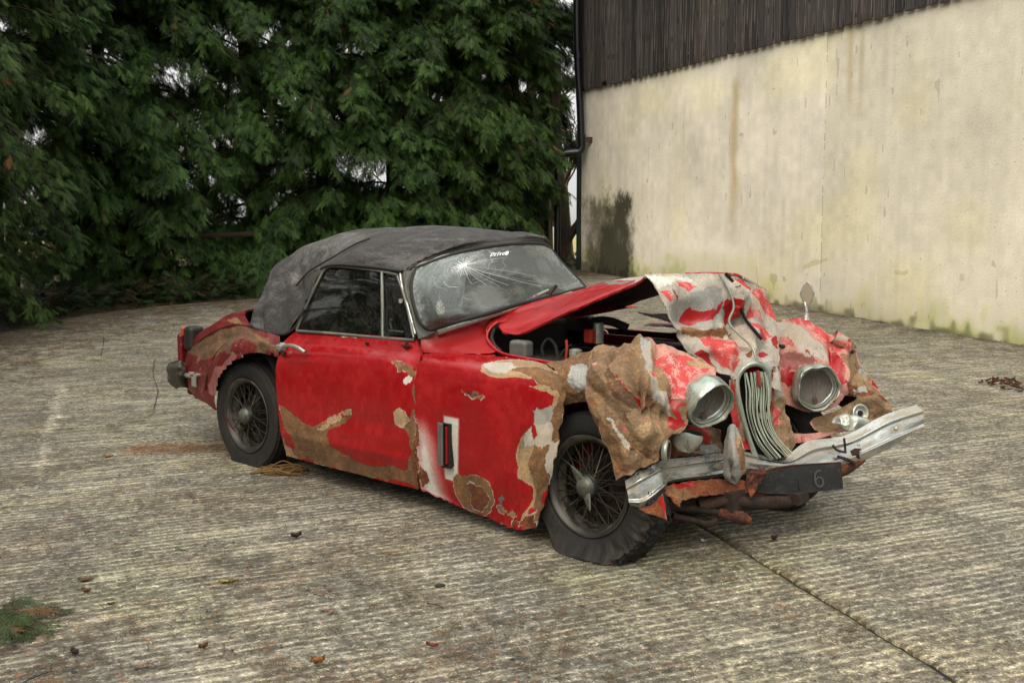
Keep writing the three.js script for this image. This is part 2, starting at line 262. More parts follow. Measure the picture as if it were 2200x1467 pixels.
// ---------------------------------------------------------------- conifer hedge
// one drooping spray of Leyland cypress: a rachis with flat, forked, feathery side shoots
function sprayGeo(seed, L = 0.62, n = 10, side = 4) {
  reseed(seed); const p = [], nn = [], ix = [];
  const leaf = (a, d, len, w, up) => {                              // narrow tapering scale-leaf shoot, creased along its middle
    const s = V(0, 1, 0).cross(d).normalize().multiplyScalar(w), b = a.clone().addScaledVector(d, len * 0.45), e = a.clone().addScaledVector(d, len); e.y -= len * 0.22; b.y -= len * 0.03;
    const k = p.length / 3; for (const q of [a, b.clone().add(s), b.clone().addScaledVector(up, w * 0.5), b.clone().sub(s), e]) p.push(q.x, q.y, q.z);
    ix.push(k, k + 1, k + 2, k, k + 2, k + 3, k + 1, k + 4, k + 2, k + 2, k + 4, k + 3);
  };
  const bend = (t) => V(L * t, -0.34 * L * t * t, 0), up = V(0, 1, 0);
  for (let i = 1; i <= n; i++) {
    const t = i / n, a = bend(t * 0.94);
    for (const q of [-1, 1]) {
      const reach = L * 0.46 * Math.sin(Math.PI * (0.14 + 0.80 * t)) * rr(0.35, 1.25), ang = rr(0.4, 0.95) * q, d = V(Math.cos(ang), rr(-0.55, 0.05), Math.sin(ang)).normalize();
      for (let j = 0; j < side; j++) {
        const f = (j + 0.4) / side, o = a.clone().addScaledVector(d, reach * f); o.y -= reach * 0.35 * f * f;
        for (const h of j === side - 1 ? [0] : [-0.62, 0.62]) { const dd = d.clone().applyAxisAngle(up, h + rr(-0.2, 0.2)); dd.y -= rr(0.05, 0.3); leaf(o, dd.normalize(), reach * (0.42 - 0.18 * f) * rr(0.6, 1.3) + 0.02, 0.0075, up); }
        leaf(o, d, reach / side * 1.5, 0.008, up);
      }
    }
    leaf(a, V(1, -0.35, 0).normalize(), L / n * 2, 0.009, up);
  }
  const g = new THREE.BufferGeometry(); g.setAttribute('position', new THREE.Float32BufferAttribute(p, 3)); g.setIndex(ix); g.computeVertexNormals(); return g;
}
const SPRAYS = [sprayGeo(21), sprayGeo(22, 0.54, 9, 4), sprayGeo(23, 0.74, 11, 3)];
const leafMat = new THREE.MeshPhysicalMaterial({ color: 0xffffff, roughness: 0.62, transmission: 0.18, thickness: 0, side: THREE.DoubleSide, specularIntensity: 0.5 });
const deadMat = std(0x6b4a2a, 0.95);
const barkMat = (() => { const t = texture(128, 256, (u, v, o) => { const a = vn(u * 14, v * 8, 14, 8, 1), b = vn(u * 40, v * 40, 40, 40, 2), q = 26 + 50 * a * b + 18 * a; o[0] = q * 1.1; o[1] = q * 0.93; o[2] = q * 0.72; }, true, true); t.repeat.set(2, 8); return std(0xffffff, 1, 0, { map: t, bumpMap: t, bumpScale: 0.03 }); })();
const DUMMY = new THREE.Object3D();
const trunkGeo = (h, r, lean = 0) => { const g = surf(12, 24, (u, v, o) => { const a = u * Math.PI * 2, q = r * (1 - 0.75 * v) * (1 + 0.7 * Math.exp(-v * h * 3.2)) * (1 + 0.16 * perlin.noise(Math.cos(a) * 1.4, v * 5, Math.sin(a) * 1.4)); o.set(Math.cos(a) * q + lean * v * h + 0.12 * perlin.noise(v * 3, 1, r * 9), v * h - 0.2, Math.sin(a) * q + 0.12 * perlin.noise(v * 3, 7, r * 5)); }, true); return g; };
// toward: the sunny side of the hedge, on which boughs are long and dense; low: height of the lowest green boughs
function conifer(label, x, z, { h = 9, spread = 1.9, boughs = 130, low = 0.8, tr = 0.17, seed = 1, per = 100, dead = 0.003, hue = 0, toward = 0.6, gaps = 0.16, fine = 1, skirt = 0 }) {
  reseed(seed * 977 + 5);
  const t = thing('conifer_tree', label, 'tree', [x, groundY(x, z) - 0.05, z]);
  obj('trunk', trunkGeo(h, tr, rr(-0.015, 0.015)), barkMat, t);
  const mats = [[], [], []], brown = [], twigs = [];
  for (let i = 0; i < boughs + skirt; i++) {
    const y = i < boughs ? low + (h - low - 0.2) * Math.pow(rnd(), 0.92) : rr(0.35, 1.5); if (i < boughs)
    if (y > 1.0 && y < 5.0 && rnd() < gaps) continue; const az = rnd() < 0.62 ? toward + rr(-1.5, 1.5) : rnd() * 6.283, front = Math.cos(az - toward) * 0.5 + 0.5;
    const L = spread * (0.60 + 0.45 * front) * (1 - 0.25 * Math.pow(y / h, 2)) * rr(0.78, 1.12) * (y < 1.6 ? 0.85 : 1), rise = rr(-0.12, 0.3), droop = rr(0.25, 0.6);
    const at = (s) => V(Math.cos(az) * L * s, y + L * (rise * s - droop * s * s), -Math.sin(az) * L * s), dir = az;
    if (i % 2 === 0) twigs.push(new THREE.TubeGeometry(new THREE.CatmullRomCurve3([at(0), at(0.4), at(0.75), at(0.97)]), 5, 0.014 + 0.012 * rnd(), 4));
    const n = Math.round(per * (0.5 + 0.7 * front)), tint = rr(0.8, 1.2);
    for (let k = 0; k < n; k++) {
      const s = Math.pow(rnd(), 0.6), q = at(s), w = 0.07 + 0.17 * Math.sin(Math.PI * s), sidea = dir + rr(-1.25, 1.25) * (0.4 + 0.6 * s);
      DUMMY.position.set(q.x + rr(-w, w), q.y + rr(-0.13, 0.07), q.z + rr(-w, w)); DUMMY.rotation.set(rr(-0.5, 0.5), sidea, -rr(0.1, 1.15), 'YXZ'); const sc = rr(0.18, 0.50) * fine; DUMMY.scale.set(sc, sc, sc); DUMMY.updateMatrix();
      const m = DUMMY.matrix.clone(), fresh = Math.pow(rnd(), 1.3);
      if (rnd() < dead) brown.push(m); else mats[Math.floor(rnd() * 3)].push([m, (0.015 + 0.046 * fresh + hue * 0.008) * tint, (0.038 + 0.092 * fresh) * tint, (0.009 + 0.012 * fresh - hue * 0.003) * tint]);
    }
  }
  const c = new THREE.Color();
  mats.forEach((list, k) => { if (!list.length) return; const im = new THREE.InstancedMesh(SPRAYS[k], leafMat, list.length); im.name = 'crown'; im.userData.kind = 'stuff'; im.castShadow = im.receiveShadow = true; list.forEach(([m, r, g, b], i) => { im.setMatrixAt(i, m); im.setColorAt(i, c.setRGB(r, g, b)); }); t.add(im); });
  if (brown.length) { const im = new THREE.InstancedMesh(SPRAYS[1], deadMat, brown.length); im.name = 'dead_foliage'; im.userData.kind = 'stuff'; im.castShadow = true; brown.forEach((m, i) => im.setMatrixAt(i, m)); t.add(im); }
  const b = obj('branches', twigs, barkMat, t); b.userData.kind = 'stuff';
  return t;
}
const HEDGE = 'conifers of the tall hedge behind the car';
conifer('big near conifer at the left edge, its feathery boughs hanging in from the side', -7.75, -12.2, { seed: 1, spread: 2.0, boughs: 240, low: 1.0, h: 9.5, toward: -0.1, dead: 0.012, hue: 0.6, fine: 0.62, per: 150 });
conifer('second conifer of the left side, brownish inside, behind the big near one', -8.0, -13.8, { seed: 2, spread: 2.3, boughs: 150, low: 0.7, toward: -0.2, dead: 0.03, hue: 0.6, fine: 0.75, per: 110 });
conifer('dark conifer with a bare straight trunk, leftmost trunk standing clear of the ground litter', [-7.116,.147,-17.6][0], -17.6, { seed: 3, spread: 1.9, boughs: 140, gaps: 0.2, skirt: 12, low: 1.3, toward: -0.7, tr: 0.2 });
conifer('dark conifer with a thick bare trunk, second clear trunk from the left', [-6.081,.164,-17.9][0], -17.9, { seed: 4, spread: 1.75, boughs: 160, gaps: 0.12, skirt: 14, low: 1.0, toward: -0.9, tr: 0.21 });
conifer('conifer with low green boughs above the car boot', -4.5, -18.6, { seed: 5, spread: 1.75, boughs: 150, skirt: 18, low: 0.5, toward: -1.0 });
conifer('conifer straight behind the rear of the soft top', -3.4, -19.3, { seed: 6, skirt: 18, spread: 1.75, boughs: 150, low: 0.7, toward: -1.1 });
conifer('conifer behind the middle of the soft top, dense with bright shoots', -2.2, -19.9, { seed: 7, skirt: 18, spread: 1.8, boughs: 165, low: 0.8, toward: -1.2 });
conifer('conifer behind the front edge of the soft top, dense with bright shoots', -1.1, -20.5, { seed: 8, skirt: 14, spread: 1.75, boughs: 160, low: 0.9, toward: -1.2, hue: 0.3 });
conifer('conifer with a yellowed spray of dead foliage, second from the downpipe', -0.65, -21.2, { seed: 9, spread: 1.7, boughs: 140, low: 1.2, toward: -1.2, dead: 0.04 });
conifer('conifer with bare lower trunk nearest the barn downpipe', 0.1, -22.2, { seed: 10, spread: 0.85, boughs: 80, low: 1.6, toward: -1.9, tr: 0.14 });
conifer('dark conifer filling the hedge corner between the near left trees and clear trunks', -7.5, -15.4, { seed: 12, spread: 1.8, boughs: 170, low: 1.9, gaps: 0.15, toward: -0.4, fine: 0.85 });
conifer('slender conifer in the gap just left of the downpipe', 0.75, -23.6, { seed: 13, spread: 0.9, boughs: 70, low: 2.2, toward: -1.6, tr: 0.1, gaps: 0.3 });
[[-8.6, -9.0], [-8.8, -6.2], [-8.9, -3.4], [-8.9, -0.6], [-8.9, 2.2]].forEach(([x, z], i) => conifer('conifer of the left hand hedge outside the picture, ' + ['first', 'second', 'third', 'fourth', 'fifth'][i] + ' towards the camera', x, z, { seed: 40 + i, spread: 1.9, boughs: 120, low: 0.5, toward: 0.1, per: 60, gaps: 0, dead: 0.02 }));
for (const [i, x, z, l] of [[0, -10.4, -17.0, 'farthest left'], [1, -7.6, -20.6, 'left'], [2, -5.2, -22.2, 'middle'], [3, -2.6, -23.4, 'right'], [4, 0.5, -25.4, 'farthest right']])
  conifer('thin conifer of the back row, ' + l + ' of the trees half hidden behind the hedge', x, z, { seed: 20 + i, spread: 1.8, boughs: 46, low: 3.8, h: 8.5, per: 40, toward: -1 });
// bare scrub beyond the hedge
function bareTree(label, x, z, h, seed) {
  reseed(seed); const t = thing('bare_tree', label, 'tree', [x, groundY(x, Math.max(z, -24)) - 0.4, z]), g = [];
  const grow = (p, d, len, r, lv) => { const q = p.clone().addScaledVector(d, len * 0.5).add(V(rr(-1, 1), rr(-0.3, 0.3), rr(-1, 1)).multiplyScalar(len * 0.07)), e = p.clone().addScaledVector(d, len); g.push(new THREE.TubeGeometry(new THREE.CatmullRomCurve3([p, q, e]), 4, r, 5)); if (lv < 4) for (let k = 0; k < (lv ? 3 : 5); k++) { const f = rr(0.4, 1); grow(p.clone().lerp(e, f), d.clone().add(V(rr(-0.9, 0.9), rr(-0.1, 0.7), rr(-0.9, 0.9))).normalize(), len * rr(0.45, 0.7), r * 0.55, lv + 1); } };
  grow(V(0, 0, 0), V(rr(-0.1, 0.1), 1, rr(-0.1, 0.1)).normalize(), h * 0.5, 0.07, 0);
  obj('trunk', g.slice(0, 1), std(0x6b5f4a, 1), t); obj('branches', g.slice(1), std(0x5e4f3a, 1), t).userData.kind = 'stuff'; return t;
}
[[-9.2, -27], [-7.4, -30], [-5.0, -28], [-3.0, -31], [-1.4, -28.5], [0.2, -29], [1.0, -26.5], [1.7, -30]].forEach(([x, z], i) => bareTree(['leafless scrub tree seen through the gap by the left trunks', 'leafless tree beyond the second trunk', 'leafless scrub behind the boot of the car', 'leafless tree behind the rear of the soft top', 'leafless tree behind the middle of the soft top', 'leafless pale tree left of the downpipe', 'leafless thicket tree right beside the barn corner', 'leafless tree farthest back beside the barn corner'][i], x, z, 5 + (i % 3), 300 + i));
// the post and rail fence in the hedge bottom
{
  const m = std(0x2f291c, 1), fence = thing('rail_fence', 'old dark post and rail fence half hidden under the left hedge', 'fence'), P = [[-7.729,.402,-16.6], [-6.469,.473,-17], [-5.144,.496,-17.4], [-3.89,.515,-17.9]];
  P.forEach((p) => obj('post', box(0.13, 1.3, 0.13, p[0], groundY(p[0], p[2]) + 0.55, p[2]), m, fence));
  for (let i = 0; i < 3; i++) for (const dy of [0.42, 0.95]) obj('rail', tube([[P[i][0], groundY(P[i][0], P[i][2]) + dy, P[i][2] + 0.08], [P[i + 1][0], groundY(P[i + 1][0], P[i + 1][2]) + dy, P[i + 1][2] + 0.08]], 0.05, 3, 5), m, fence);
  const f2 = thing('broken_fence', 'mossy broken fence with a leaning rail in front of the trunk by the barn', 'fence'), w = std(0x4c4226, 1);
  obj('rail', tube([[.077,1.366,-22.4], [.658,1.405,-22.4]], 0.075, 3, 5), w, f2); obj('rail', tube([[.482,1.328,-22.3], [.751,.821,-22.2]], 0.10, 3, 5), std(0x3c4418, 1), f2); obj('post', tube([[.214,1.385,-22.5], [.215,.472,-22.5]], 0.08, 3, 5), w, f2);
  const lg = thing('fallen_log', 'fallen mossy log lying on the ground at the foot of the left trunks', 'log'); obj('log', tube([[-7.049,.417,-15.6], [-6.715,.383,-15.5], [-6.346,.303,-15.3]], 0.085, 12, 9), std(0x4a4526, 1), lg);
  obj('stub', tube([[-6.715,.383,-15.5], [-6.705,.499,-15.6]], 0.03, 4, 6), std(0x4a4526, 1), lg);
  const tr = thing('forked_trunk', 'dark crooked forked trunk between the broken fence and the barn corner', 'tree'); obj('trunk', [tube([[1.099,.419,-22.6], [1.077,.956,-22.6], [1.035,1.54,-22.6], [.938,2.317,-22.7], [.879,3.191,-22.8], [.86,4.94,-23]], 0.17, 20, 9)], barkMat, tr); obj('limb', tube([[1.087,.937,-22.6], [1.251,1.249,-22.6], [1.432,1.463,-22.7], [1.599,1.934,-22.9]], 0.10, 12, 7), barkMat, tr);
  const t3 = thing('leaning_trunk', 'dark trunk leaning left beside the broken fence', 'tree'); obj('trunk', tube([[.078,.282,-22.4], [.116,1.057,-22.4], [.214,1.829,-22.5], [.272,2.601,-22.6], [.253,4.149,-22.8]], 0.11, 16, 8), barkMat, t3);
}
// undergrowth: ivy and bramble sprigs, fallen needles along the slab edge
{
  reseed(404); const N = 2600, im = new THREE.InstancedMesh(SPRAYS[1], leafMat, N), c = new THREE.Color(); im.name = 'undergrowth'; tag(im, 'low green undergrowth and ivy along the foot of the hedge', 'undergrowth', null, 'stuff');
  for (let i = 0; i < N; i++) { const d = 11.5 + rnd() * 11, x = leftEdge(d) - 0.25 - Math.pow(rnd(), 1.4) * 2.6 + (d > 20.4 ? rr(0, 0.3) : 0), back = d > 19 ? rr(0.3, 2) : 0; DUMMY.position.set(x, groundY(x, -d) + rr(0.0, 0.28), -d - back); DUMMY.rotation.set(rr(-0.4, 0.4), rnd() * 6.28, rr(-0.2, 1.1), 'YXZ'); DUMMY.scale.setScalar(rr(0.25, 0.6)); DUMMY.updateMatrix(); im.setMatrixAt(i, DUMMY.matrix); const t = rr(0.4, 1.1), br = rnd() < 0.3; im.setColorAt(i, br ? c.setRGB(0.07 * t, 0.045 * t, 0.02 * t) : c.setRGB(0.03 * t, 0.06 * t, 0.014 * t)); }
  scene.add(im);
  const q = new THREE.BufferGeometry(), pts = []; reseed(405);
  for (let i = 0; i < 5; i++) { const a = rnd() * 6.28, l = rr(0.02, 0.06), x = rr(-0.02, 0.02), z = rr(-0.02, 0.02), w = 0.003; const dx = Math.cos(a), dz = Math.sin(a); const k = [x - dz * w, 0.003, z + dx * w, x + dz * w, 0.003, z - dx * w, x + dx * l, rr(0.004, 0.015), z + dz * l]; pts.push(...k); }
  q.setAttribute('position', new THREE.Float32BufferAttribute(pts, 3)); q.computeVertexNormals();
  const M = 16000, lit = new THREE.InstancedMesh(q, std(0xffffff, 1, 0, { side: THREE.DoubleSide }), M); lit.name = 'fallen_needles'; tag(lit, 'brown fallen needles and twig scraps strewn along the slab edge', 'needles', null, 'stuff');
  for (let i = 0; i < M; i++) { let x, d; if (i < 4600) { d = 4 + rnd() * 17.5; x = leftEdge(d) + Math.abs(rnd() + rnd() - 1) * 2.2 - 0.2; } else if (i < 6000) { d = 9 + rnd() * 12; x = wallX(d) - 0.05 - Math.pow(rnd(), 2) * 1.1; } else { d = 2.9 + Math.pow(rnd(), 1.5) * 8; x = (rnd() - 0.62) * d * 0.9; if (fbm(x * 0.9, 1, d * 0.9, 2) < 0.0) x -= 0.5; } DUMMY.position.set(x, groundY(x, -d) + 0.012, -d); DUMMY.rotation.set(0, rnd() * 6.28, 0); DUMMY.scale.setScalar(i < 6000 ? rr(0.5, 1.6) : rr(0.25, 0.75)); DUMMY.updateMatrix(); lit.setMatrixAt(i, DUMMY.matrix); const t = rr(0.4, 1.2), o = rnd() < 0.25; lit.setColorAt(i, o ? c.setRGB(0.22 * t, 0.10 * t, 0.04 * t) : c.setRGB(0.09 * t, 0.06 * t, 0.03 * t)); }
  scene.add(lit);
}

// ---------------------------------------------------------------- sheet metal: panels and their paint
const cr = (a, b, c, d, t) => 0.5 * (2 * b + (c - a) * t + (2 * a - 5 * b + 4 * c - d) * t * t + (3 * b - a - 3 * c + d) * t * t * t);
function along(list, u, o) {                                          // Catmull-Rom through points [x, y, z]
  const n = list.length - 1, x = clamp(u, 0, 1) * n, i = Math.min(Math.floor(x), n - 1), t = x - i;
  for (let k = 0; k < 3; k++) { const b = list[i][k], c = list[i + 1][k], a = i > 0 ? list[i - 1][k] : 2 * b - c, d = i + 2 <= n ? list[i + 2][k] : 2 * c - b; o[k] = cr(a, b, c, d, t); }
  return o;
}
function sheetPoint(net, u, v, o = [0, 0, 0]) { return along(net.map((r) => along(r, u, [0, 0, 0])), v, o); }
// A pressed sheet through a net of points: front, back and cut edge. bend(u, v, p) gives the metres by which dents push the sheet out; cut is a list of uv outlines taken out of it.
function panel(name, net, mats, parent, { nu = 60, nv = 60, thick = 0.003, bend, cut = [], flip = false, ragged = 0, keep } = {}) {
  const P = [], N = [], W = nu + 1, q = [0, 0, 0];
  for (let j = 0; j <= nv; j++) { const v = j / nv, rows = null; for (let i = 0; i <= nu; i++) { sheetPoint(net, i / nu, v, q); P.push(V(q[0], q[1], q[2])); } }
  const normals = () => { N.length = 0; for (let j = 0; j <= nv; j++) for (let i = 0; i <= nu; i++) { const a = P[j * W + Math.min(nu, i + 1)], b = P[j * W + Math.max(0, i - 1)], c = P[Math.min(nv, j + 1) * W + i], d = P[Math.max(0, j - 1) * W + i], n = a.clone().sub(b).cross(c.clone().sub(d)).normalize(); if (flip) n.negate(); N.push(n); } };
  normals();
  if (bend || ragged) {
    for (let j = 0; j <= nv; j++) for (let i = 0; i <= nu; i++) { const k = j * W + i; if (bend) { const h = bend(i / nu, j / nv, P[k]); P[k].addScaledVector(N[k], h); } }
    if (ragged) for (let j = 0; j <= nv; j++) for (let i = 0; i <= nu; i++) if (!i || !j || i === nu || j === nv) { const k = j * W + i, p = P[k]; p.x += ragged * perlin.noise(p.y * 23, p.z * 23, 3); p.y += ragged * perlin.noise(p.x * 23, p.z * 23, 8); p.z += ragged * perlin.noise(p.x * 23, p.y * 23, 1); }
    normals();
  }
  const on = (i, j) => { if (i < 0 || j < 0 || i >= nu || j >= nv) return false; const u = (i + 0.5) / nu, v = (j + 0.5) / nv; if (keep && !keep(u, v)) return false; return !cut.some((c) => inPoly(u, v, c)); };
  const pos = [], nor = [], uv = [], fi = [], bi = [], T = thick;
  for (let k = 0; k < P.length; k++) { const p = P[k], n = N[k]; pos.push(p.x, p.y, p.z); nor.push(n.x, n.y, n.z); uv.push((k % W) / nu, Math.floor(k / W) / nv); }
  const M = P.length; for (let k = 0; k < M; k++) { const p = P[k], n = N[k]; pos.push(p.x - n.x * T, p.y - n.y * T, p.z - n.z * T); nor.push(-n.x, -n.y, -n.z); uv.push((k % W) / nu, Math.floor(k / W) / nv); }
  const tri = (list, a, b, c, f) => f ? list.push(a, c, b) : list.push(a, b, c);
  let e = 2 * M; const rim = (a, b) => { const A0 = P[a], B0 = P[b], d = B0.clone().sub(A0), n = d.cross(N[a]).normalize(); if (flip) n.negate(); for (const k of [a, b, a + M, b + M]) { pos.push(pos[k * 3], pos[k * 3 + 1], pos[k * 3 + 2]); nor.push(n.x, n.y, n.z); uv.push(uv[k * 2], uv[k * 2 + 1]); } tri(fi, e, e + 2, e + 1, flip); tri(fi, e + 1, e + 2, e + 3, flip); e += 4; };
  for (let j = 0; j < nv; j++) for (let i = 0; i < nu; i++) if (on(i, j)) {
    const a = j * W + i, b = a + 1, c = a + W, d = c + 1;
    tri(fi, a, b, c, flip); tri(fi, b, d, c, flip); tri(bi, a + M, c + M, b + M, flip); tri(bi, b + M, c + M, d + M, flip);
    if (!on(i, j - 1)) rim(a, b); if (!on(i + 1, j)) rim(b, d); if (!on(i, j + 1)) rim(d, c); if (!on(i - 1, j)) rim(c, a);
  }
  const g = new THREE.BufferGeometry(); g.setAttribute('position', new THREE.Float32BufferAttribute(pos, 3)); g.setAttribute('normal', new THREE.Float32BufferAttribute(nor, 3)); g.setAttribute('uv', new THREE.Float32BufferAttribute(uv, 2));
  g.setIndex([...fi, ...bi]); g.addGroup(0, fi.length, 0); g.addGroup(fi.length, bi.length, 1);
  const list = Array.isArray(mats) ? mats : [mats, mats], m = new THREE.Mesh(g, list[0] === list[1] ? list[0] : list); m.name = name; m.castShadow = m.receiveShadow = true; parent.add(m); return m;
}
// Paint states. Colours are sRGB 0-255; h is the height of the layer (paint over primer over filler over metal), r its roughness.
const KIND = {
  maroon: { c: [92, 6, 10], h: 0.7, r: 0.4 }, umber: { c: [84, 60, 38], h: 0.44, r: 0.9 }, red: { c: [142, 2, 10], h: 0.72, r: 0.24 }, redB: { c: [152, 9, 15], h: 0.70, r: 0.34 }, pink: { c: [186, 62, 60], h: 0.68, r: 0.72 }, cream: { c: [170, 163, 152], h: 0.6, r: 0.8 }, rose: { c: [182, 130, 118], h: 0.64, r: 0.8 },
  white: { c: [196, 195, 186], h: 0.66, r: 0.6 }, grey: { c: [142, 143, 138], h: 0.5, r: 0.55 }, steel: { c: [104, 106, 106], h: 0.46, r: 0.45 }, brown: { c: [108, 78, 50], h: 0.44, r: 0.9 }, mud: { c: [126, 102, 76], h: 0.5, r: 0.95 },
  rust: { c: [104, 54, 28], h: 0.4, r: 0.95 }, dark: { c: [38, 31, 27], h: 0.3, r: 0.9 }, mauve: { c: [140, 84, 78], h: 0.6, r: 0.8 }, sand: { c: [152, 127, 94], h: 0.42, r: 0.9 },
};
const KN = Object.keys(KIND);
function jagged(p, w, h, jag, seed) {                                    // outline in pixels with a fractal edge
  let q = []; for (let i = 0; i < p.length; i += 2) q.push([p[i] * w, p[i + 1] * h]);
  reseed(seed);
  for (let lv = 0; lv < 6; lv++) { const o = []; for (let i = 0; i < q.length; i++) { const a = q[i], b = q[(i + 1) % q.length], l = Math.hypot(a[0] - b[0], a[1] - b[1]); o.push(a); if (l > 3) { const k = (rnd() - 0.5) * jag * l; o.push([(a[0] + b[0]) / 2 - ((b[1] - a[1]) / l) * k, (a[1] + b[1]) / 2 + ((b[0] - a[0]) / l) * k]); } } q = o; }
  return q;
}
function fill(id, w, h, q, k) {
  let y0 = 1e9, y1 = -1e9; for (const p of q) { y0 = Math.min(y0, p[1]); y1 = Math.max(y1, p[1]); }
  for (let y = Math.max(0, Math.floor(y0)); y <= Math.min(h - 1, Math.ceil(y1)); y++) {
    const xs = [], yy = y + 0.5; for (let i = 0; i < q.length; i++) { const a = q[i], b = q[(i + 1) % q.length]; if (a[1] > yy !== b[1] > yy) xs.push(a[0] + ((yy - a[1]) / (b[1] - a[1])) * (b[0] - a[0])); }
    xs.sort((a, b) => a - b); for (let i = 0; i + 1 < xs.length; i += 2) for (let x = Math.max(0, Math.round(xs[i])); x < Math.min(w, Math.round(xs[i + 1])); x++) id[y * w + x] = k;
  }
}
// w x h pixels over a sheet of size [metres along u, metres along v]; base kind; patches [kind, outline uv, jag]; chips: how much small flaking; grime: specks and dirt; soft(u, v): share of overspray
function paint(w, h, size, base, patches, { chips = 0.3, grime = 0.5, seed = 1, rim = true, soft, softKind = 'white', gloss = 1, flake = 'cream', streak = 0 } = {}) {
  const id = new Uint8Array(w * h).fill(KN.indexOf(base)), fl = KN.indexOf(flake);
  const px = size[0] / w, py = size[1] / h;
  patches.forEach(([k, p, jag = 0.22], i) => { const K = KN.indexOf(k), q = jagged(p, w, h, jag, seed * 131 + i * 17); if (rim && ['brown', 'mud', 'sand', 'rust'].includes(k) && ['red', 'redB', 'pink'].includes(base)) { const big = jagged(p, w, h, jag * 1.25, seed * 131 + i * 17), cx = big.reduce((s, a) => s + a[0], 0) / big.length, cy = big.reduce((s, a) => s + a[1], 0) / big.length; fill(id, w, h, big.map(([x, y]) => { const l = Math.hypot(x - cx, y - cy) || 1; return [x + ((x - cx) / l) * 0.0035 / px, y + ((y - cy) / l) * 0.003 / py]; }), fl); } fill(id, w, h, q, K); });
  const col = new Uint8Array(w * h * 4), aux = new Uint8Array(w * h * 4), redK = KN.indexOf('red'), redB = KN.indexOf('redB'), pinkK = KN.indexOf('pink');
  for (let y = 0; y < h; y++) for (let x = 0; x < w; x++) {
    const X = x * px * 100, Y = y * py * 100;                                // centimetres on the sheet
    const n1 = vn(X * 0.09 + seed, Y * 0.09, 256, 256, seed & 7), n2 = vn(X * 0.35, Y * 0.35 + seed, 256, 256, 2), n3 = vn(X * 1.4, Y * 1.4, 256, 256, 3), n4 = vn(X * 5, Y * 5, 256, 256, 4), sc = vn(X * 0.5 + Y * 0.22, Y * 6 - X * 3.1, 256, 256, 5), sc2 = vn(X * 7 + Y * 5.1, Y * 0.6 - X * 0.35, 256, 256, 6);
    const jx = Math.round((n3 - 0.5) * 0.55 / (px * 100) + (n4 - 0.5) * 0.32 / (px * 100)), jy = Math.round((vn(X * 1.4 + 50, Y * 1.4, 256, 256, 11) - 0.5) * 0.55 / (py * 100) + (vn(X * 5, Y * 5 + 40, 256, 256, 12) - 0.5) * 0.32 / (py * 100)); let k = id[clamp(y + jy, 0, h - 1) * w + clamp(x + jx, 0, w - 1)];
    const isPaint = k === redK || k === redB || k === pinkK || KN[k] === 'maroon';
    if (isPaint && chips > 0) { const f = n3 * 0.55 + n2 * 0.3 + n4 * 0.15; if (f > 1 - chips * 0.36 * (0.6 + 0.8 * n1)) k = fl; }
    const K = KIND[KN[k]]; let r = K.c[0], g = K.c[1], b = K.c[2], hh = K.h, ro = K.r * (isPaint ? gloss : 1);
    let t = 1;
    if (k === redK || k === redB || KN[k] === 'maroon') { t += (n1 - 0.5) * 0.12 + (n2 - 0.5) * 0.08 + (n3 - 0.5) * 0.04; const bloom = smoothstep(n2 * 0.5 + n1 * 0.5 + (n4 - 0.5) * 0.25, 0.56, 0.86) * 0.10; r = lerp(r, 188, bloom); g = lerp(g, 78, bloom); b = lerp(b, 74, bloom); if (sc > 0.90) { r += 34; g += 36; b += 32; } if (sc2 > 0.955) { r += 20; g += 30; b += 26; ro += 0.1; } ro += (n2 - 0.5) * 0.16 + bloom * 0.8; }
    else if (k === pinkK) { const m = smoothstep(n3 * 0.5 + n2 * 0.5, 0.4, 0.62); r = lerp(r, 178, m * 0.6); g = lerp(g, 44, m * 0.6); b = lerp(b, 46, m * 0.6); const p = smoothstep(n2 * 0.5 + n4 * 0.3 + n3 * 0.2, 0.48, 0.64); r = lerp(r, 205, p * 0.7); g = lerp(g, 172, p * 0.7); b = lerp(b, 160, p * 0.7); t += (n4 - 0.5) * 0.22; }
    else if (['brown', 'mud', 'sand', 'rust', 'umber'].includes(KN[k])) { const fi = vn(X * 0.8 + n2 * 2, Y * 4.2, 256, 256, 8); t += (n1 - 0.5) * 0.26 + (n2 - 0.5) * 0.22 + (n3 - 0.5) * 0.10 + (n4 - 0.5) * 0.15 + (fi - 0.5) * 0.18; const o = smoothstep(n2 * 0.6 + n3 * 0.4, 0.52, 0.8); r = lerp(r, 136, o * 0.25); g = lerp(g, 84, o * 0.25); b = lerp(b, 48, o * 0.25); const l = smoothstep(n3 * 0.5 + n4 * 0.5, 0.62, 0.8); r = lerp(r, 196, l * 0.2); g = lerp(g, 172, l * 0.2); b = lerp(b, 138, l * 0.2); hh += (n3 - 0.5) * 0.2 + (n4 - 0.5) * 0.12 + (n2 - 0.5) * 0.3; }
    else { t += (n1 - 0.5) * 0.16 + (n2 - 0.5) * 0.14 + (n3 - 0.5) * 0.12 + (n4 - 0.5) * 0.12; const o = smoothstep(n1 * 0.5 + n3 * 0.5, 0.5, 0.8) * 0.35; r = lerp(r, 150, o); g = lerp(g, 128, o); b = lerp(b, 100, o); hh += (n4 - 0.5) * 0.15; }
    if (soft && isPaint) { const s = soft(x / w, y / h, n3, n4); if (s > 0) { const q = KIND[softKind].c; r = lerp(r, q[0], s); g = lerp(g, q[1], s); b = lerp(b, q[2], s); ro = lerp(ro, 0.55, s); } }
    // grime: dark specks, damp runs down the sheet, a thin brown film where dirt has dried
    const speck = vn(X * 6.3 + 3, Y * 6.3 + seed, 256, 256, 9); if (speck > 1 - 0.17 * grime * (0.4 + 1.2 * n2)) { t *= 0.48; ro = 0.9; hh -= 0.08; }
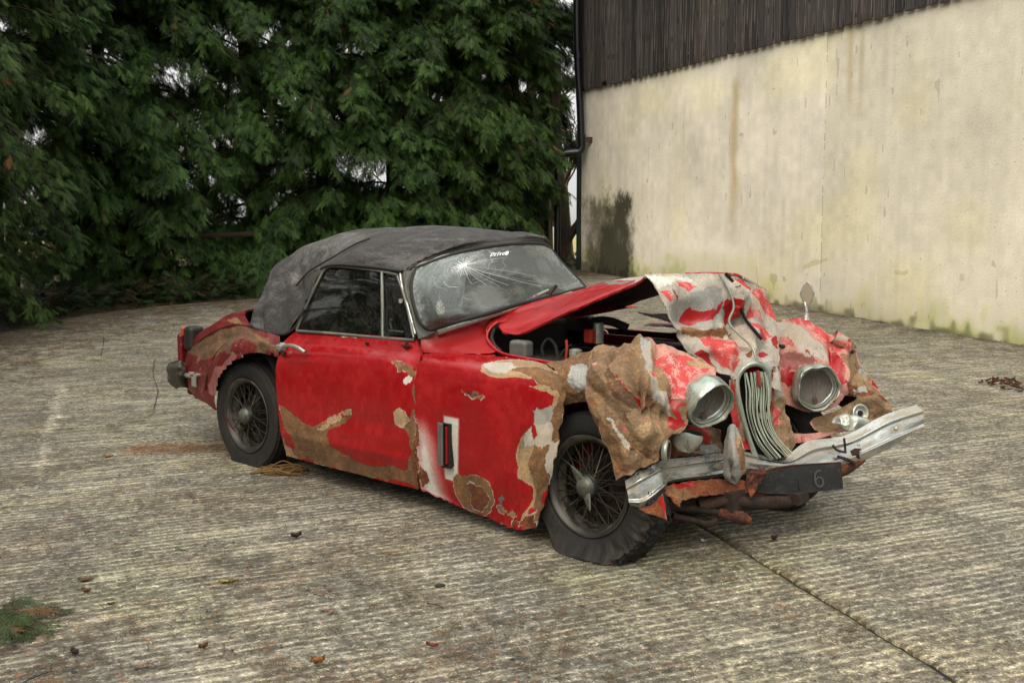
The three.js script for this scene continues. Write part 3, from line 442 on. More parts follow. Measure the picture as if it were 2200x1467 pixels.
    const film = smoothstep(n1 * 0.55 + n3 * 0.25 + n4 * 0.2, 0.5, 0.75) * grime * 0.15; r = lerp(r, 118, film); g = lerp(g, 92, film); b = lerp(b, 66, film); ro = lerp(ro, 0.95, film);
    if (streak) { const s = smoothstep(vn(X * 1.3, Y * 0.07, 256, 256, 10) * 0.6 + n3 * 0.4, 0.6, 0.8) * streak; r = lerp(r, 92, s); g = lerp(g, 62, s); b = lerp(b, 44, s); }
    const i = (y * w + x) * 4; col[i] = c8(r * t); col[i + 1] = c8(g * t); col[i + 2] = c8(b * t); col[i + 3] = 255;
    ro = clamp(ro, 0.08, 1); aux[i] = c8(hh * 255); aux[i + 1] = c8(ro * 255); aux[i + 2] = c8(255 - ro * 255); aux[i + 3] = 255;
  }
  const map = dataTex(col, w, h, true), a = dataTex(aux, w, h, false);
  return std(0xffffff, 1, 0, { map, roughnessMap: a, bumpMap: a, bumpScale: 0.005 });
}
const netSize = (net) => { let a = 0, b = 0; const p = (u, v) => A(sheetPoint(net, u, v)); for (let i = 0; i < 10; i++) { a += p(i / 10, 0.5).distanceTo(p((i + 1) / 10, 0.5)); b += p(0.5, i / 10).distanceTo(p(0.5, (i + 1) / 10)); } return [a, b]; };
const CREASE = [[0.9, 0.3, 0.31], [-0.35, 0.8, 0.49], [0.2, -0.5, 0.84], [0.62, 0.71, -0.33], [-0.7, 0.2, 0.68]];
// straight folds of buckled sheet: triangle waves along a few directions, each fading in and out over the sheet
const crease = (x, y, z, f, k = 0) => { let h = 0; CREASE.forEach(([a, b, c], i) => { const t = (a * x + b * y + c * z) * f * (1 + 0.23 * i) + k + i * 0.37 + 0.25 * perlin.noise(x * 4 + i, y * 4, z * 4), w = Math.abs(2 * (t - Math.floor(t)) - 1); h += (w - 0.5) * Math.max(0, 0.35 + perlin.noise(x * 3 + i * 5, y * 3 + k, z * 3) * 1.6); }); return h; };
const ridge = (x, y, z, f) => 1 - Math.abs(perlin.noise(x * f, y * f, z * f)) * 2.2;
const rustMat = (() => { const t = texture(256, 256, (u, v, o) => { const a = vn(u * 8, v * 8, 8, 8, 1), b = vn(u * 40, v * 40, 40, 40, 2), c = vn(u * 20, v * 90, 20, 90, 3), q = 0.5 + a * 0.5 + (b - 0.5) * 0.5 + (c - 0.5) * 0.3; o[0] = c8((92 + a * 36) * q); o[1] = c8((50 + a * 16) * q); o[2] = c8((30 + b * 10) * q); }, true, true); return std(0xffffff, 0.9, 0.1, { map: t, bumpMap: t, bumpScale: 0.004 }); })();
const darkRust = (() => { const t = texture(256, 256, (u, v, o) => { const a = vn(u * 9, v * 9, 9, 9, 1), b = vn(u * 60, v * 60, 60, 60, 2), q = 0.5 + a * 0.6 + (b - 0.5) * 0.6; o[0] = c8(52 * q); o[1] = c8(36 * q); o[2] = c8(28 * q); }, true, true); return std(0xffffff, 0.92, 0.1, { map: t, bumpMap: t, bumpScale: 0.004 }); })();
const tarnish = (tint, lo, hi, seed, metal = 0.9, dirt = 0.5) => { const S = 256, d = new Uint8Array(S * S * 4), e = new Uint8Array(S * S * 4);
  for (let y = 0; y < S; y++) for (let x = 0; x < S; x++) { const u = x / S, v = y / S, a = vn(u * 7, v * 7, 7, 7, seed), b = vn(u * 30, v * 30, 30, 30, seed + 1), c = vn(u * 100, v * 100, 100, 100, seed + 2), f = smoothstep(a * 0.5 + b * 0.35 + c * 0.15, 0.42, 0.72) * dirt, i = (y * S + x) * 4, t = 1 + (b - 0.5) * 0.16; d[i] = c8(lerp(tint[0] * t, 128, f)); d[i + 1] = c8(lerp(tint[1] * t, 116, f)); d[i + 2] = c8(lerp(tint[2] * t, 94, f)); d[i + 3] = 255; if (c > 0.93) { d[i] *= 0.45; d[i + 1] *= 0.4; d[i + 2] *= 0.36; } e[i] = 255; e[i + 1] = c8(lerp(lo, hi, f * 0.8 + b * 0.3) * 255); e[i + 2] = c8(lerp(metal, 0.05, Math.min(1, f * 1.5)) * 255); e[i + 3] = 255; }
  const m = dataTex(d, S, S, true, true), r = dataTex(e, S, S, false, true); return std(0xffffff, 1, 1, { map: m, roughnessMap: r, metalnessMap: r, bumpMap: m, bumpScale: 0.0012 }); };
const chrome = tarnish([206, 208, 208], 0.16, 0.7, 3, 0.95, 0.75), dullChrome = tarnish([176, 184, 178], 0.26, 0.75, 5, 0.75, 0.6), greenChrome = tarnish([158, 170, 160], 0.28, 0.7, 6, 0.75, 0.5), wheelGrey = tarnish([64, 63, 60], 0.4, 0.8, 8, 0.7, 0.35);
const rubber = std(0x14130f, 0.72), darkIron = std(0x1a1815, 0.8, 0.3), underside = darkRust, black = std(0x0b0a09, 0.85);
const wornGrey = tarnish([86, 88, 86], 0.5, 0.9, 41, 0.1, 0.35), frameMetal = tarnish([110, 118, 112], 0.32, 0.8, 44, 0.65, 0.5), bowlGrey = tarnish([104, 100, 96], 0.6, 0.95, 72, 0.1, 0.25);

// ---------------------------------------------------------------- the wrecked car (x forwards, y up, z to the driver's side nearest the camera; metres from the rear axle)
const car = thing('wrecked_car', 'crash damaged red convertible with crumpled bonnet, torn wings and grey fabric hood', 'car', [-1.118, 0, -6.809], -0.738);
const part = (name, geo, mat, parent = car) => obj(name, geo, mat, parent);
const group = (name, parent = car) => { const g = new THREE.Group(); g.name = name; parent.add(g); return g; };
const mirror = (net, dy = 0.05) => net.map((r) => r.map(([x, y, z]) => [x, y + dy * Math.abs(z), -z]));
const dent = (u, v, list) => { let h = 0; for (const [a, b, ru, rv, d] of list) { const q = ((u - a) / ru) ** 2 + ((v - b) / rv) ** 2; if (q < 9) h += d * Math.exp(-q); } return h; };

const REAR_WING = [[[-.801,.624,.585],[-.529,.733,.63],[-.336,.794,.65],[-.167,.834,.65],[.051,.826,.66],[.333,.803,.68]],
  [[-.859,.558,.58],[-.527,.653,.66],[-.272,.717,.7],[-.069,.766,.71],[.151,.777,.72],[.401,.759,.73]],
  [[-.887,.469,.58],[-.54,.527,.68],[-.268,.572,.74],[-.097,.646,.76],[.193,.719,.76],[.432,.712,.76]],
  [[-.908,.404,.57],[-.654,.36,.65],[-.412,.345,.7],[-.1,.332,.72],[.186,.311,.72],[.423,.289,.74]],
  [[-.932,.368,.55],[-.671,.344,.63],[-.356,.321,.69],[-.089,.189,.7],[.197,.144,.7],[.407,.136,.72]]];
const REAR_ARCH = [.468,.799,.466,.671,.498,.594,.602,.544,.698,.523,.809,.516,.951,.506,1,.522,1,.567,1,1,.751,1,.596,1];
const rearPaint = paint(768, 512, netSize(REAR_WING), 'maroon', [
  ['umber', [.009,.154,.075,.011,.244,.02,.603,0,.706,.007,.856,.142,1,.438,1,.5,.888,.516,.757,.512,.67,.494,.398,.391,.207,.371], 0.3],
  ['maroon', [.605,.373,.654,.255,.83,.466,.797,.517,.696,.503], 0.4],
  ['umber', [.259,.109,.549,.098,.63,.222,.447,.294], 0.4],
  ['mauve', [.366,.623,.434,.499,.654,.465,.683,.51,.54,.574,.456,.682,.407,.674], 0.3],
  ['brown', [.735,.125,.886,.164,.999,.431,.891,.453], 0.4],
], { seed: 3, chips: 0.5, grime: 1, streak: 0.5 });
panel('rear_wing', REAR_WING, [rearPaint, underside], car, { nu: 90, nv: 70, flip: true, cut: [REAR_ARCH], bend: (u, v, p) => 0.012 * fbm(p.x * 7, p.y * 7, 2, 3) + dent(u, v, [[0.45, 0.2, 0.3, 0.08, -0.014], [0.6, 0.3, 0.2, 0.06, 0.012]]) });
panel('rear_wing', mirror(REAR_WING), [rearPaint, underside], car, { nu: 30, nv: 24, cut: [REAR_ARCH] });
const deckRow = [[[-.741,.643,.6],[-.512,.741,.64],[-.32,.802,.66],[-.152,.841,.66],[.004,.84,.66]],
  [[-.923,.651,.5],[-.716,.753,.52],[-.545,.814,.54],[-.404,.88,.52],[-.229,.917,.5]],
  [[-1,.62,0],[-.85,.78,0],[-.7,.85,0],[-.5,.87,0],[-.25,.89,0]]];
const DECK = [...deckRow, ...mirror([deckRow[1], deckRow[0]])];
const deckPaint = paint(512, 512, netSize(DECK), 'maroon', [['brown', [0.75, 0.0, 0.9, 0.0, 0.88, 0.12, 0.7, 0.1], 0.3]], { seed: 4, chips: 0.4, grime: 0.7 });
panel('rear_deck', DECK, [deckPaint, underside], car, { nu: 40, nv: 50, thick: 0.012 });
part('tail_panel', [rbox(0.05, 0.34, 1.14, 0.02, -0.955, 0.55, 0), rbox(0.05, 0.12, 1.06, 0.02, -0.92, 0.37, 0)], deckPaint);

const DOOR = [[[.447,.834,.66],[.822,.85,.665],[1.174,.865,.67],[1.469,.869,.67]],
  [[.386,.766,.7],[.791,.787,.705],[1.219,.801,.71],[1.542,.806,.71]],
  [[.425,.705,.755],[.866,.733,.765],[1.288,.75,.77],[1.589,.749,.77]],
  [[.423,.612,.775],[.888,.62,.785],[1.273,.622,.79],[1.589,.62,.79]],
  [[.439,.403,.78],[.889,.42,.79],[1.269,.418,.79],[1.59,.425,.79]],
  [[.447,.256,.765],[.885,.266,.775],[1.248,.268,.775],[1.569,.268,.77]],
  [[.424,.128,.72],[.835,.126,.73],[1.221,.124,.73],[1.54,.122,.73]]];
const doorPaint = paint(1024, 1024, netSize(DOOR), 'red', [
  ['brown', [.016,.645,.098,.669,.184,.724,.246,.738,.332,.694,.346,.672,.508,.616,.515,.631,.454,.686,.341,.735,.329,.777,.35,.843,.482,.88,.691,.91,.936,.882,.978,.771,.914,.658,.829,.648,.832,.593,.869,.576,.945,.615,.99,.551,.97,.363,1,.327,1,1,.999,1,.333,1,0,1], 0.2],
  ['red', [.015,.767,.077,.815,.081,.916,.036,.967,0,.926], 0.25],
  ['sand', [.346,.677,.502,.621,.508,.63,.398,.682,.328,.732,.261,.744], 0.4], ['sand', [.835,.598,.873,.579,.952,.621,.907,.644,.841,.641], 0.3],
  ['brown', [.764,.3,.942,.33,.995,.423,.935,.422,.888,.455,.913,.388,.816,.345], 0.5], ['white', [.892,.436,.924,.405,.95,.42,.912,.463], 0.4],
  ['rust', [.973,.38,1,.339,1,1,.971,1,.97,.797,.995,.608], 0.15], ['sand', [0,.91,.065,.967,.092,1,.003,1], 0.4],
  ['white', [.384,.016,.52,.012,.511,.05,.408,.047], 0.3],
], { seed: 5, chips: 0.12, grime: 0.45 });
panel('door', DOOR, [doorPaint, underside], car, { nu: 110, nv: 110, flip: true, thick: 0.02, bend: (u, v, p) => 0.004 * fbm(p.x * 4, p.y * 4, 1, 3) + dent(u, v, [[0.62, 0.66, 0.28, 0.05, -0.010], [0.95, 0.42, 0.06, 0.2, -0.018], [0.86, 0.3, 0.1, 0.05, -0.008], [0.55, 0.82, 0.5, 0.03, 0.008]]) });
panel('door', mirror(DOOR), [doorPaint, underside], car, { nu: 24, nv: 24, thick: 0.02 });

const WING = [[[1.502,.801,.67],[1.716,.811,.63],[1.988,.819,.6],[2.173,.819,.6],[2.33,.814,.6]],
  [[1.579,.79,.735],[1.832,.802,.73],[2.059,.798,.73],[2.287,.804,.73],[2.451,.814,.72]],
  [[1.589,.749,.77],[1.871,.749,.785],[2.116,.747,.79],[2.34,.742,.79],[2.512,.749,.78]],
  [[1.589,.62,.79],[1.87,.619,.8],[2.129,.606,.805],[2.336,.598,.8],[2.508,.628,.79]],
  [[1.59,.425,.79],[1.868,.419,.8],[2.11,.409,.8],[2.304,.405,.795],[2.471,.459,.785]],
  [[1.569,.268,.77],[1.847,.255,.78],[2.075,.244,.78],[2.25,.244,.775],[2.422,.293,.77]],
  [[1.564,.126,.73],[1.831,.09,.735],[2.037,.07,.74],[2.199,.052,.74],[2.32,.074,.74]]];
const OVER = [.006,.588,.062,.627,.103,.693,.137,.837,.153,.962,.202,1,0,1,.001,.739];
const ventAt = [.159,.596,.236,.591,.23,.803,.154,.814];
const wingPaint = paint(1024, 1024, netSize(WING), 'red', [
  ['brown', [.239,.87,.276,.823,.37,.811,.449,.805,.519,.851,.545,.91,.459,1,.346,1,.275,.98,.243,.928], 0.25],
  ['rust', [.344,.86,.465,.858,.509,.908,.44,.98,.353,.965], 0.5],
  ['sand', [.412,.288,.435,.172,.523,.064,1,0,1,.383,1,.69,1,.998,.783,.985,.818,.933,.897,.874,.869,.823,.738,.764,.683,.646,.718,.577,.786,.54,.832,.474,.922,.45,.93,.396,.819,.366,.731,.351,.891,.297,.846,.254,.605,.301,.528,.325], 0.22],
  ['brown', [.595,.193,.787,.126,1,.212,1,.476,1,.647,1,.824,1,.969,.942,.986,.908,.854,.778,.701,.818,.567,.951,.449,.954,.367,.685,.238], 0.35],
  ['cream', [.727,.584,.799,.533,.902,.526,.955,.571,.953,.639,.83,.613,.743,.622], 0.35], ['grey', [.773,.468,.853,.468,.926,.453,.921,.527,.81,.533], 0.4], ['cream', [.947,.618,1,.626,1,.826,.947,.75], 0.3],
  ['red', [.782,.538,.81,.533,.839,.578,.809,.594], 0.3], ['red', [.971,.86,1,.844,1,.908,.973,.897], 0.3], ['redB', [.878,.919,.946,.923,.964,.959,.904,.948], 0.5],
  ['cream', [.432,.227,.462,.14,.604,.072,.685,.175,.502,.283], 0.5],
  ['brown', [.294,.446,.378,.431,.438,.449,.38,.466,.335,.455], 0.5], ['dark', [.32,.446,.408,.45,.356,.459], 0.4],
  ['rust', [.612,1,.768,.966,.996,.983,1,1,.727,1], 0.5], ['steel', [.581,.884,.622,.868,.641,.892,.599,.907], 0.6], ['mud', [.562,.932,.693,.928,.763,.942,.627,.95], 0.5],
  ['rust', [.002,.607,.017,.614,0,1,0,.978], 0.3], ['rust', [.031,.839,.065,.87,.055,.943,.012,.989], 0.4],
], { seed: 6, chips: 0.14, grime: 0.4, soft: (u, v, a, b) => { let s = 0; const n = (a - 0.5) * 0.018 + (b - 0.5) * 0.014; for (let k = -3; k <= 3; k++) for (const q of [-0.5, 0.5]) s += inPoly(u + k * 0.016 + n, v + q * 0.02, OVER) ? 1 / 14 : 0; const du = Math.max(0, Math.abs(u - 0.232) - 0.040), dv = Math.max(0, Math.abs(v - 0.72) - 0.145); return clamp(Math.max(s, 1 - Math.hypot(du * 9, dv * 14) / 0.13 + n * 6) , 0, 1); } });
panel('front_wing', WING, [wingPaint, underside], car, { nu: 120, nv: 110, flip: true, thick: 0.006, ragged: 0.012, bend: (u, v, p) => 0.004 * fbm(p.x * 5, p.y * 5, 3, 3) + dent(u, v, [[0.55, 0.4, 0.1, 0.5, -0.006], [1, 0.5, 0.08, 0.6, -0.02], [0.9, 0.1, 0.12, 0.1, -0.012]]) + (u > 0.7 ? 0.010 * fbm(p.x * 14, p.y * 9, 4, 3) * smoothstep(u, 0.7, 0.95) : 0) });
panel('front_wing', mirror(WING.map((r) => r.slice(0, 4))), [wingPaint, underside], car, { nu: 24, nv: 24 });
{ // indicator let into the wing side: a grey flap standing out of a dark slot with a red lens
  const ind = group('side_vent'), q = [1.808,.399,.8], f = [1.805,.403,.815];
  part('recess', rbox(0.075, 0.20, 0.03, 0.008, q[0] + 0.012, q[1] - 0.002, q[2] - 0.008), black, ind);
  part('flap', rbox(0.042, 0.205, 0.012, 0.004, f[0] - 0.004, f[1], f[2] + 0.008, 0, -0.28, 0), wornGrey, ind);
  part('lens', rbox(0.016, 0.18, 0.02, 0.004, q[0] + 0.022, q[1], q[2] + 0.006), std(0x7a0a10, 0.4), ind);
  part('seal', [box(0.004, 0.21, 0.02, q[0] + 0.046, q[1], q[2] + 0.008), box(0.06, 0.004, 0.02, q[0] + 0.018, q[1] + 0.104, q[2] + 0.006), box(0.06, 0.004, 0.02, q[0] + 0.018, q[1] - 0.106, q[2] + 0.006)], rubber, ind);
}
const COWL = [[[1.492,.884,.66],[1.557,.912,.57],[1.612,.943,.46],[1.656,.973,.37],[1.664,.996,.24],[1.648,1.026,.04],[1.606,1.048,-.22],[1.499,1.08,-.62]],
  [[1.501,.843,.665],[1.621,.855,.585],[1.718,.874,.475],[1.677,.925,.385],[1.682,.969,.28],[1.83,1,0],[1.83,1.02,-.36],[1.75,1.02,-.62]],
  [[1.502,.804,.67],[1.722,.812,.62],[1.893,.828,.54],[1.77,.889,.47],[1.778,.952,.4],[1.98,.97,0],[1.98,.99,-.42],[1.9,.98,-.62]]];
const redPlain = paint(512, 512, [1.4, 0.6], 'redB', [], { seed: 8, chips: 0.2, grime: 0.6 });
panel('scuttle', COWL, [redPlain, underside], car, { nu: 90, nv: 30, flip: true, thick: 0.004 });
part('scuttle_edge', tube([[2.31,.813,.59], [2.127,.818,.58], [1.927,.826,.54], [1.818,.858,.5], [1.77,.889,.47], [1.768,.928,.44], [1.778,.954,.4]], 0.008, 40, 6), redPlain);
part('scuttle_seal', tube([[1.893,.822,.5], [1.821,.846,.47], [1.774,.882,.44], [1.774,.922,.42]], 0.012, 20, 6), rubber);
part('washer_jet', [cyl(0.012, 0.014, 0.02, 8, ...[1.674,.793,.7])], darkIron);

const BONNET = [[[1.859,.916,.45],[1.919,.91,.455],[2.016,.927,.455],[2.278,1.044,.435],[2.589,1.172,.385],[2.634,1.208,.36]],
  [[1.787,.943,.4],[1.875,.953,.4],[2.009,.994,.38],[2.245,1.083,.35],[2.493,1.172,.32],[2.632,1.212,.3]],
  [[1.677,.97,.2],[1.756,.998,.18],[1.856,1.028,.15],[2.047,1.105,.1],[2.217,1.159,.08],[2.611,1.212,.12]],
  [[1.75,.99,-.05],[1.85,1.02,-.05],[2,1.07,-.05],[2.25,1.15,-.05],[2.5,1.2,-.05],[2.84,1.215,-.05]],
  [[1.85,.98,-.42],[1.95,1,-.42],[2.1,1.05,-.42],[2.35,1.13,-.42],[2.6,1.16,-.4],[2.88,1.13,-.3]]];
const bonnetPaint = paint(768, 768, netSize(BONNET), 'redB', [['cream', [.803,.599,.75,.688,1,.201,1,0,.829,.053,.791,.047], 0.3], ['cream', [0.9, 0.2, 1, 0.2, 1, 1, 0.92, 1, 0.9, 0.6], 0.3], ['steel', [.838,.176,.799,.648,.847,.042,.799,.01], 0.4]], { seed: 9, chips: 0.2, grime: 0.55 });
panel('bonnet', BONNET, [bonnetPaint, std(0x17110e, 0.9)], car, { nu: 90, nv: 60, thick: 0.01, ragged: 0.004, bend: (u, v, p) => 0.003 * fbm(p.x * 5, p.z * 5, 3, 2) });
const NOSE = [[[2.634,1.212,.36],[2.699,1.217,.25],[2.762,1.216,.12],[2.835,1.21,0],[2.863,1.176,-.14],[2.881,1.129,-.28]],
  [[2.717,1.136,.38],[2.756,1.134,.26],[2.795,1.134,.13],[2.852,1.121,0],[2.867,1.097,-.15],[2.897,1.046,-.31]],
  [[2.78,1.028,.365],[2.795,1.032,.26],[2.822,1.036,.13],[2.857,1.019,0],[2.88,1,-.15],[2.924,.959,-.31]],
  [[2.788,.971,.34],[2.826,.967,.25],[2.86,.965,.13],[2.896,.948,.01],[2.917,.923,-.13],[2.95,.87,-.28]],
  [[2.813,.884,.29],[2.862,.893,.22],[2.903,.893,.12],[2.94,.881,.02],[2.95,.849,-.11],[2.968,.801,-.25]],
  [[2.853,.84,.25],[2.896,.846,.185],[2.936,.844,.12],[2.971,.834,.03],[2.987,.785,-.09],[2.987,.725,-.21]],
  [[2.925,.789,.19],[2.947,.769,.155],[2.961,.751,.11],[2.992,.809,.02],[3.019,.703,-.08],[3.002,.659,-.17]]];
const nosePaint = paint(1024, 1024, netSize(NOSE), 'cream', [
  ['white', [.005,.008,.204,.007,.323,.024,.355,.064,.225,.059,.084,.131,.017,.142], 0.3],
  ['grey', [.045,.25,.239,.202,.45,.127,.542,.132,.546,.241,.485,.417,.43,.485,.303,.468,.158,.506,.003,.507,.001,.351], 0.3],
  ['steel', [.59,.333,.729,.334,.767,.396,.651,.409,.575,.389], 0.3], ['grey', [.722,.772,.952,.685,.988,.781,.858,.886,.619,1], 0.3], ['grey', [.522,.243,.581,.227,.566,.376,.449,.407], 0.3],
  ['grey', [.773,.305,.885,.351,.96,.375,.913,.392,.8,.417], 0.4], ['brown', [.028,.432,.296,.483,.529,.441,.606,.521,.373,.544,.155,.56,.065,.533], 0.4],
  ['pink', [.235,.57,.429,.543,.506,.609,.605,.661,.531,.732,.497,.864,.415,.925,.367,.973,.212,.912,.202,.782], 0.3],
  ['redB', [.041,.716,.152,.673,.191,.753,.139,.915,.058,.935,.061,.827], 0.2],
  ['pink', [.195,.078,.299,.069,.344,.128,.271,.166,.189,.128], 0.25], ['pink', [.012,.16,.077,.166,.096,.221,.055,.238,.031,.196], 0.2], ['redB', [.114,.156,.169,.199,.149,.213,.115,.188], 0.2],
  ['redB', [.191,.344,.271,.264,.315,.294,.416,.306,.44,.283,.48,.313,.523,.222,.536,.231,.506,.314,.428,.391,.338,.38,.257,.4], 0.22],
  ['redB', [.533,.273,.558,.209,.619,.192,.689,.228,.702,.301,.639,.357,.57,.404,.58,.31], 0.25], 
  ['pink', [.817,.113,.952,.006,1,.131,.999,.288,.951,.255,.874,.189], 0.25], ['pink', [.722,.215,.777,.266,.855,.242,.903,.345,.796,.325,.744,.358], 0.25],
  ['pink', [.751,.406,.915,.378,.952,.451,.852,.532,.787,.464], 0.4], ['redB', [.93,.488,.991,.418,.993,.542,.945,.536], 0.3],
  ['redB', [.829,.663,.889,.621,.916,.649,.856,.686], 0.3], ['rust', [.612,.734,.719,.659,.639,.811,.589,.835], 0.3], ['pink', [.654,.016,.754,0,.835,.068,.746,.1], 0.3], ['white', [.699,.111,.815,.134,.808,.211,.738,.213], 0.4], ['white', [.321,.945,.406,.945,.376,.979,.284,.989], 0.4],
], { seed: 10, chips: 0.35, grime: 0.75, rim: false });
panel('crumpled_bonnet', NOSE, [nosePaint, std(0x1a1411, 0.9)], car, { nu: 130, nv: 130, flip: true, thick: 0.004, ragged: 0.006, bend: (u, v, p) => {
  let h = 0.014 * ridge(p.x + 3, p.y * 0.8, p.z, 4.5) + 0.026 * crease(p.x, p.y, p.z, 3.4, 0.2) + 0.007 * crease(p.x, p.y, p.z, 9, 1.7) + 0.003 * fbm(p.x * 13, p.y * 13, p.z * 13, 2);
  h += dent(u, v, [[0.22, 0.36, 0.2, 0.13, -0.07], [0.1, 0.47, 0.12, 0.07, 0.03], [0.42, 0.28, 0.12, 0.1, 0.016], [0.35, 0.55, 0.25, 0.05, -0.04], [0.3, 0.72, 0.2, 0.1, 0.02], [0.8, 0.3, 0.12, 0.2, 0.02], [0.62, 0.5, 0.06, 0.2, -0.05], [0.66, 0.62, 0.05, 0.16, -0.04], [0.88, 0.62, 0.08, 0.2, -0.02], [0.1, 0.2, 0.08, 0.2, 0.012]]);
  const c = 0.615 + 0.02 * Math.sin(v * 9) + 0.10 * smoothstep(v, 0.45, 0.75); h += u > c ? 0.034 * Math.exp(-(u - c) / 0.09) * smoothstep(v, 0.0, 0.1) * (1 - smoothstep(v, 0.6, 0.75)) : 0;
  return h * (0.25 + 0.75 * smoothstep(v, 0, 0.12));
} });
part('bonnet_strip', tube([[2.818,1.212,.06], [2.844,1.166,.045], [2.873,1.1,.03], [2.881,1.054,.03], [2.871,.993,.05], [2.916,.936,.03], [2.962,.889,.01], [2.985,.848,.01], [2.983,.796,.02]].map((p) => [p[0] + 0.016, p[1] + 0.006, p[2]]), 0.0055, 60, 6), greenChrome);
part('bonnet_tear', tube([[2.831,1.213,.01], [2.853,1.172,-.02], [2.87,1.12,-.04], [2.88,1.05,-.05], [2.897,.995,-.07], [2.93,.949,-.09], [2.956,.91,-.11]].map((p) => [p[0] + 0.010, p[1] + 0.004, p[2]]), 0.008, 50, 5), black);
part('bonnet_strut', tube([[2.909,.867,-.27], [2.904,.859,-.36], [2.906,.842,-.46]], 0.011, 8, 7), darkRust);

// crushed driver's side wing with the headlight pod
const BRIDGE = [[[2.227,.809,.58],[2.357,.834,.57],[2.456,.871,.56],[2.565,.912,.55]],
  [[2.389,.805,.69],[2.46,.819,.68],[2.536,.831,.67],[2.604,.855,.65]],
  [[2.478,.773,.755],[2.531,.777,.75],[2.587,.782,.74],[2.642,.796,.73]],
  [[2.499,.73,.77],[2.547,.734,.76],[2.595,.738,.75],[2.65,.736,.75]],
  [[2.466,.648,.73],[2.515,.665,.72],[2.564,.681,.71],[2.615,.683,.71]]];
const bridgePaint = paint(256, 256, netSize(BRIDGE), 'brown', [['grey', [.221,.532,.431,.323,.644,.22,.853,.327,.875,.699,.59,.824,.295,.69], 0.3]], { seed: 12, grime: 0.8, rim: false });
panel('wing_brace', BRIDGE, [bridgePaint, underside], car, { nu: 50, nv: 50, flip: true, bend: (u, v, p) => 0.010 * fbm(p.x * 22, p.y * 22, p.z * 22, 3) + dent(u, v, [[0.45, 0.35, 0.2, 0.14, 0.02]]) });
const CRUSH = [[[2.547,.894,.62],[2.603,.923,.57],[2.716,.94,.5],[2.791,.927,.45],[2.858,.898,.4],[2.929,.866,.37],[3.016,.833,.36]],
  [[2.601,.831,.72],[2.704,.868,.7],[2.809,.882,.64],[2.876,.873,.59],[2.929,.842,.53],[2.995,.809,.49],[3.062,.78,.47]],
  [[2.633,.76,.77],[2.762,.793,.775],[2.87,.809,.73],[2.928,.799,.68],[2.967,.768,.62],[3.014,.742,.57],[3.046,.739,.55]],
  [[2.65,.684,.78],[2.786,.71,.79],[2.898,.725,.76],[2.938,.723,.71],[2.973,.706,.66],[3.003,.685,.62],[3.031,.676,.6]],
  [[2.707,.592,.78],[2.811,.626,.79],[2.913,.646,.77],[2.94,.661,.72],[2.965,.638,.67],[3,.618,.63],[3.034,.619,.61]],
  [[2.757,.51,.78],[2.84,.541,.78],[2.916,.561,.75],[2.948,.578,.71],[2.964,.572,.68],[2.969,.566,.66],[2.98,.574,.65]],
  [[2.799,.386,.77],[2.863,.418,.76],[2.922,.452,.73],[2.943,.471,.7],[2.952,.485,.68],[2.958,.508,.67],[2.96,.53,.66]]];
const crushPaint = paint(1024, 1024, netSize(CRUSH), 'mud', [
  ['brown', [.003,.469,0,.567,.021,.682,.03,.929,.015,.991,.155,1,.117,.766,.077,.565,.042,.43], 0.3],
  ['sand', [.293,.706,.462,.661,.603,.74,.723,.841,.401,.906,.254,.88], 0.4], ['umber', [.144,.202,.177,.21,.247,.354,.31,.531,.339,.579,.268,.553,.193,.45,.164,.326], 0.3], ['umber', [.423,.427,.522,.487,.54,.593,.431,.571], 0.4], ['umber', [.207,.867,.348,.895,.572,.964,.467,.99,.3,.912], 0.4], ['umber', [.229,.575,.26,.635,.283,.67,.257,.66], 0.4],
  ['rose', [.39,0,.559,0,.761,.001,.985,.008,1,.063,.968,.171,.788,.32,.7,.352,.587,.275,.479,.178], 0.2],
  ['pink', [.465,.136,.615,.074,.726,.022,.804,.035,.934,.027,.916,.105,.795,.206,.77,.274,.69,.319,.626,.308,.584,.261,.521,.226], 0.3],
  ['sand', [.721,.055,.858,.008,.949,.008,.901,.064,.809,.09], 0.5], ['pink', [.607,.315,.765,.259,.876,.3,.821,.394,.692,.418], 0.4],
  ['cream', [.548,.389,.613,.385,.711,.5,.751,.61,.653,.579,.581,.494], 0.3],
  ['redB', [.624,.405,.704,.42,.793,.427,.87,.403,.91,.439,.81,.469,.969,.661,.879,.696,.726,.705,.736,.595,.818,.601,.724,.497], 0.22],
  ['grey', [.332,.009,.395,.053,.424,.179,.494,.304,.548,.389,.649,.517,.723,.599,.636,.563,.495,.463,.437,.322,.384,.224,.345,.105], 0.25],
  ['red', [.202,.285,.232,.323,.216,.328], 0.2], ['red', [.234,.343,.247,.351,.279,.428,.261,.414], 0.2], ['red', [.289,.449,.335,.491,.342,.554,.317,.531], 0.2], ['redB', [.304,.386,.347,.425,.347,.48,.32,.436], 0.2],
  ['pink', [.202,.108,.235,.124,.224,.152], 0.3], ['pink', [.046,.186,.116,.21,.094,.23], 0.3], ['pink', [.432,.259,.491,.265,.508,.304,.445,.299], 0.3], ['pink', [.218,.689,.24,.718,.232,.752,.213,.741], 0.3],
  ['white', [.124,.607,.167,.626,.185,.737,.228,.831,.217,.869,.173,.836,.165,.742], 0.22],
], { seed: 13, chips: 0.6, grime: 0.9, rim: false });
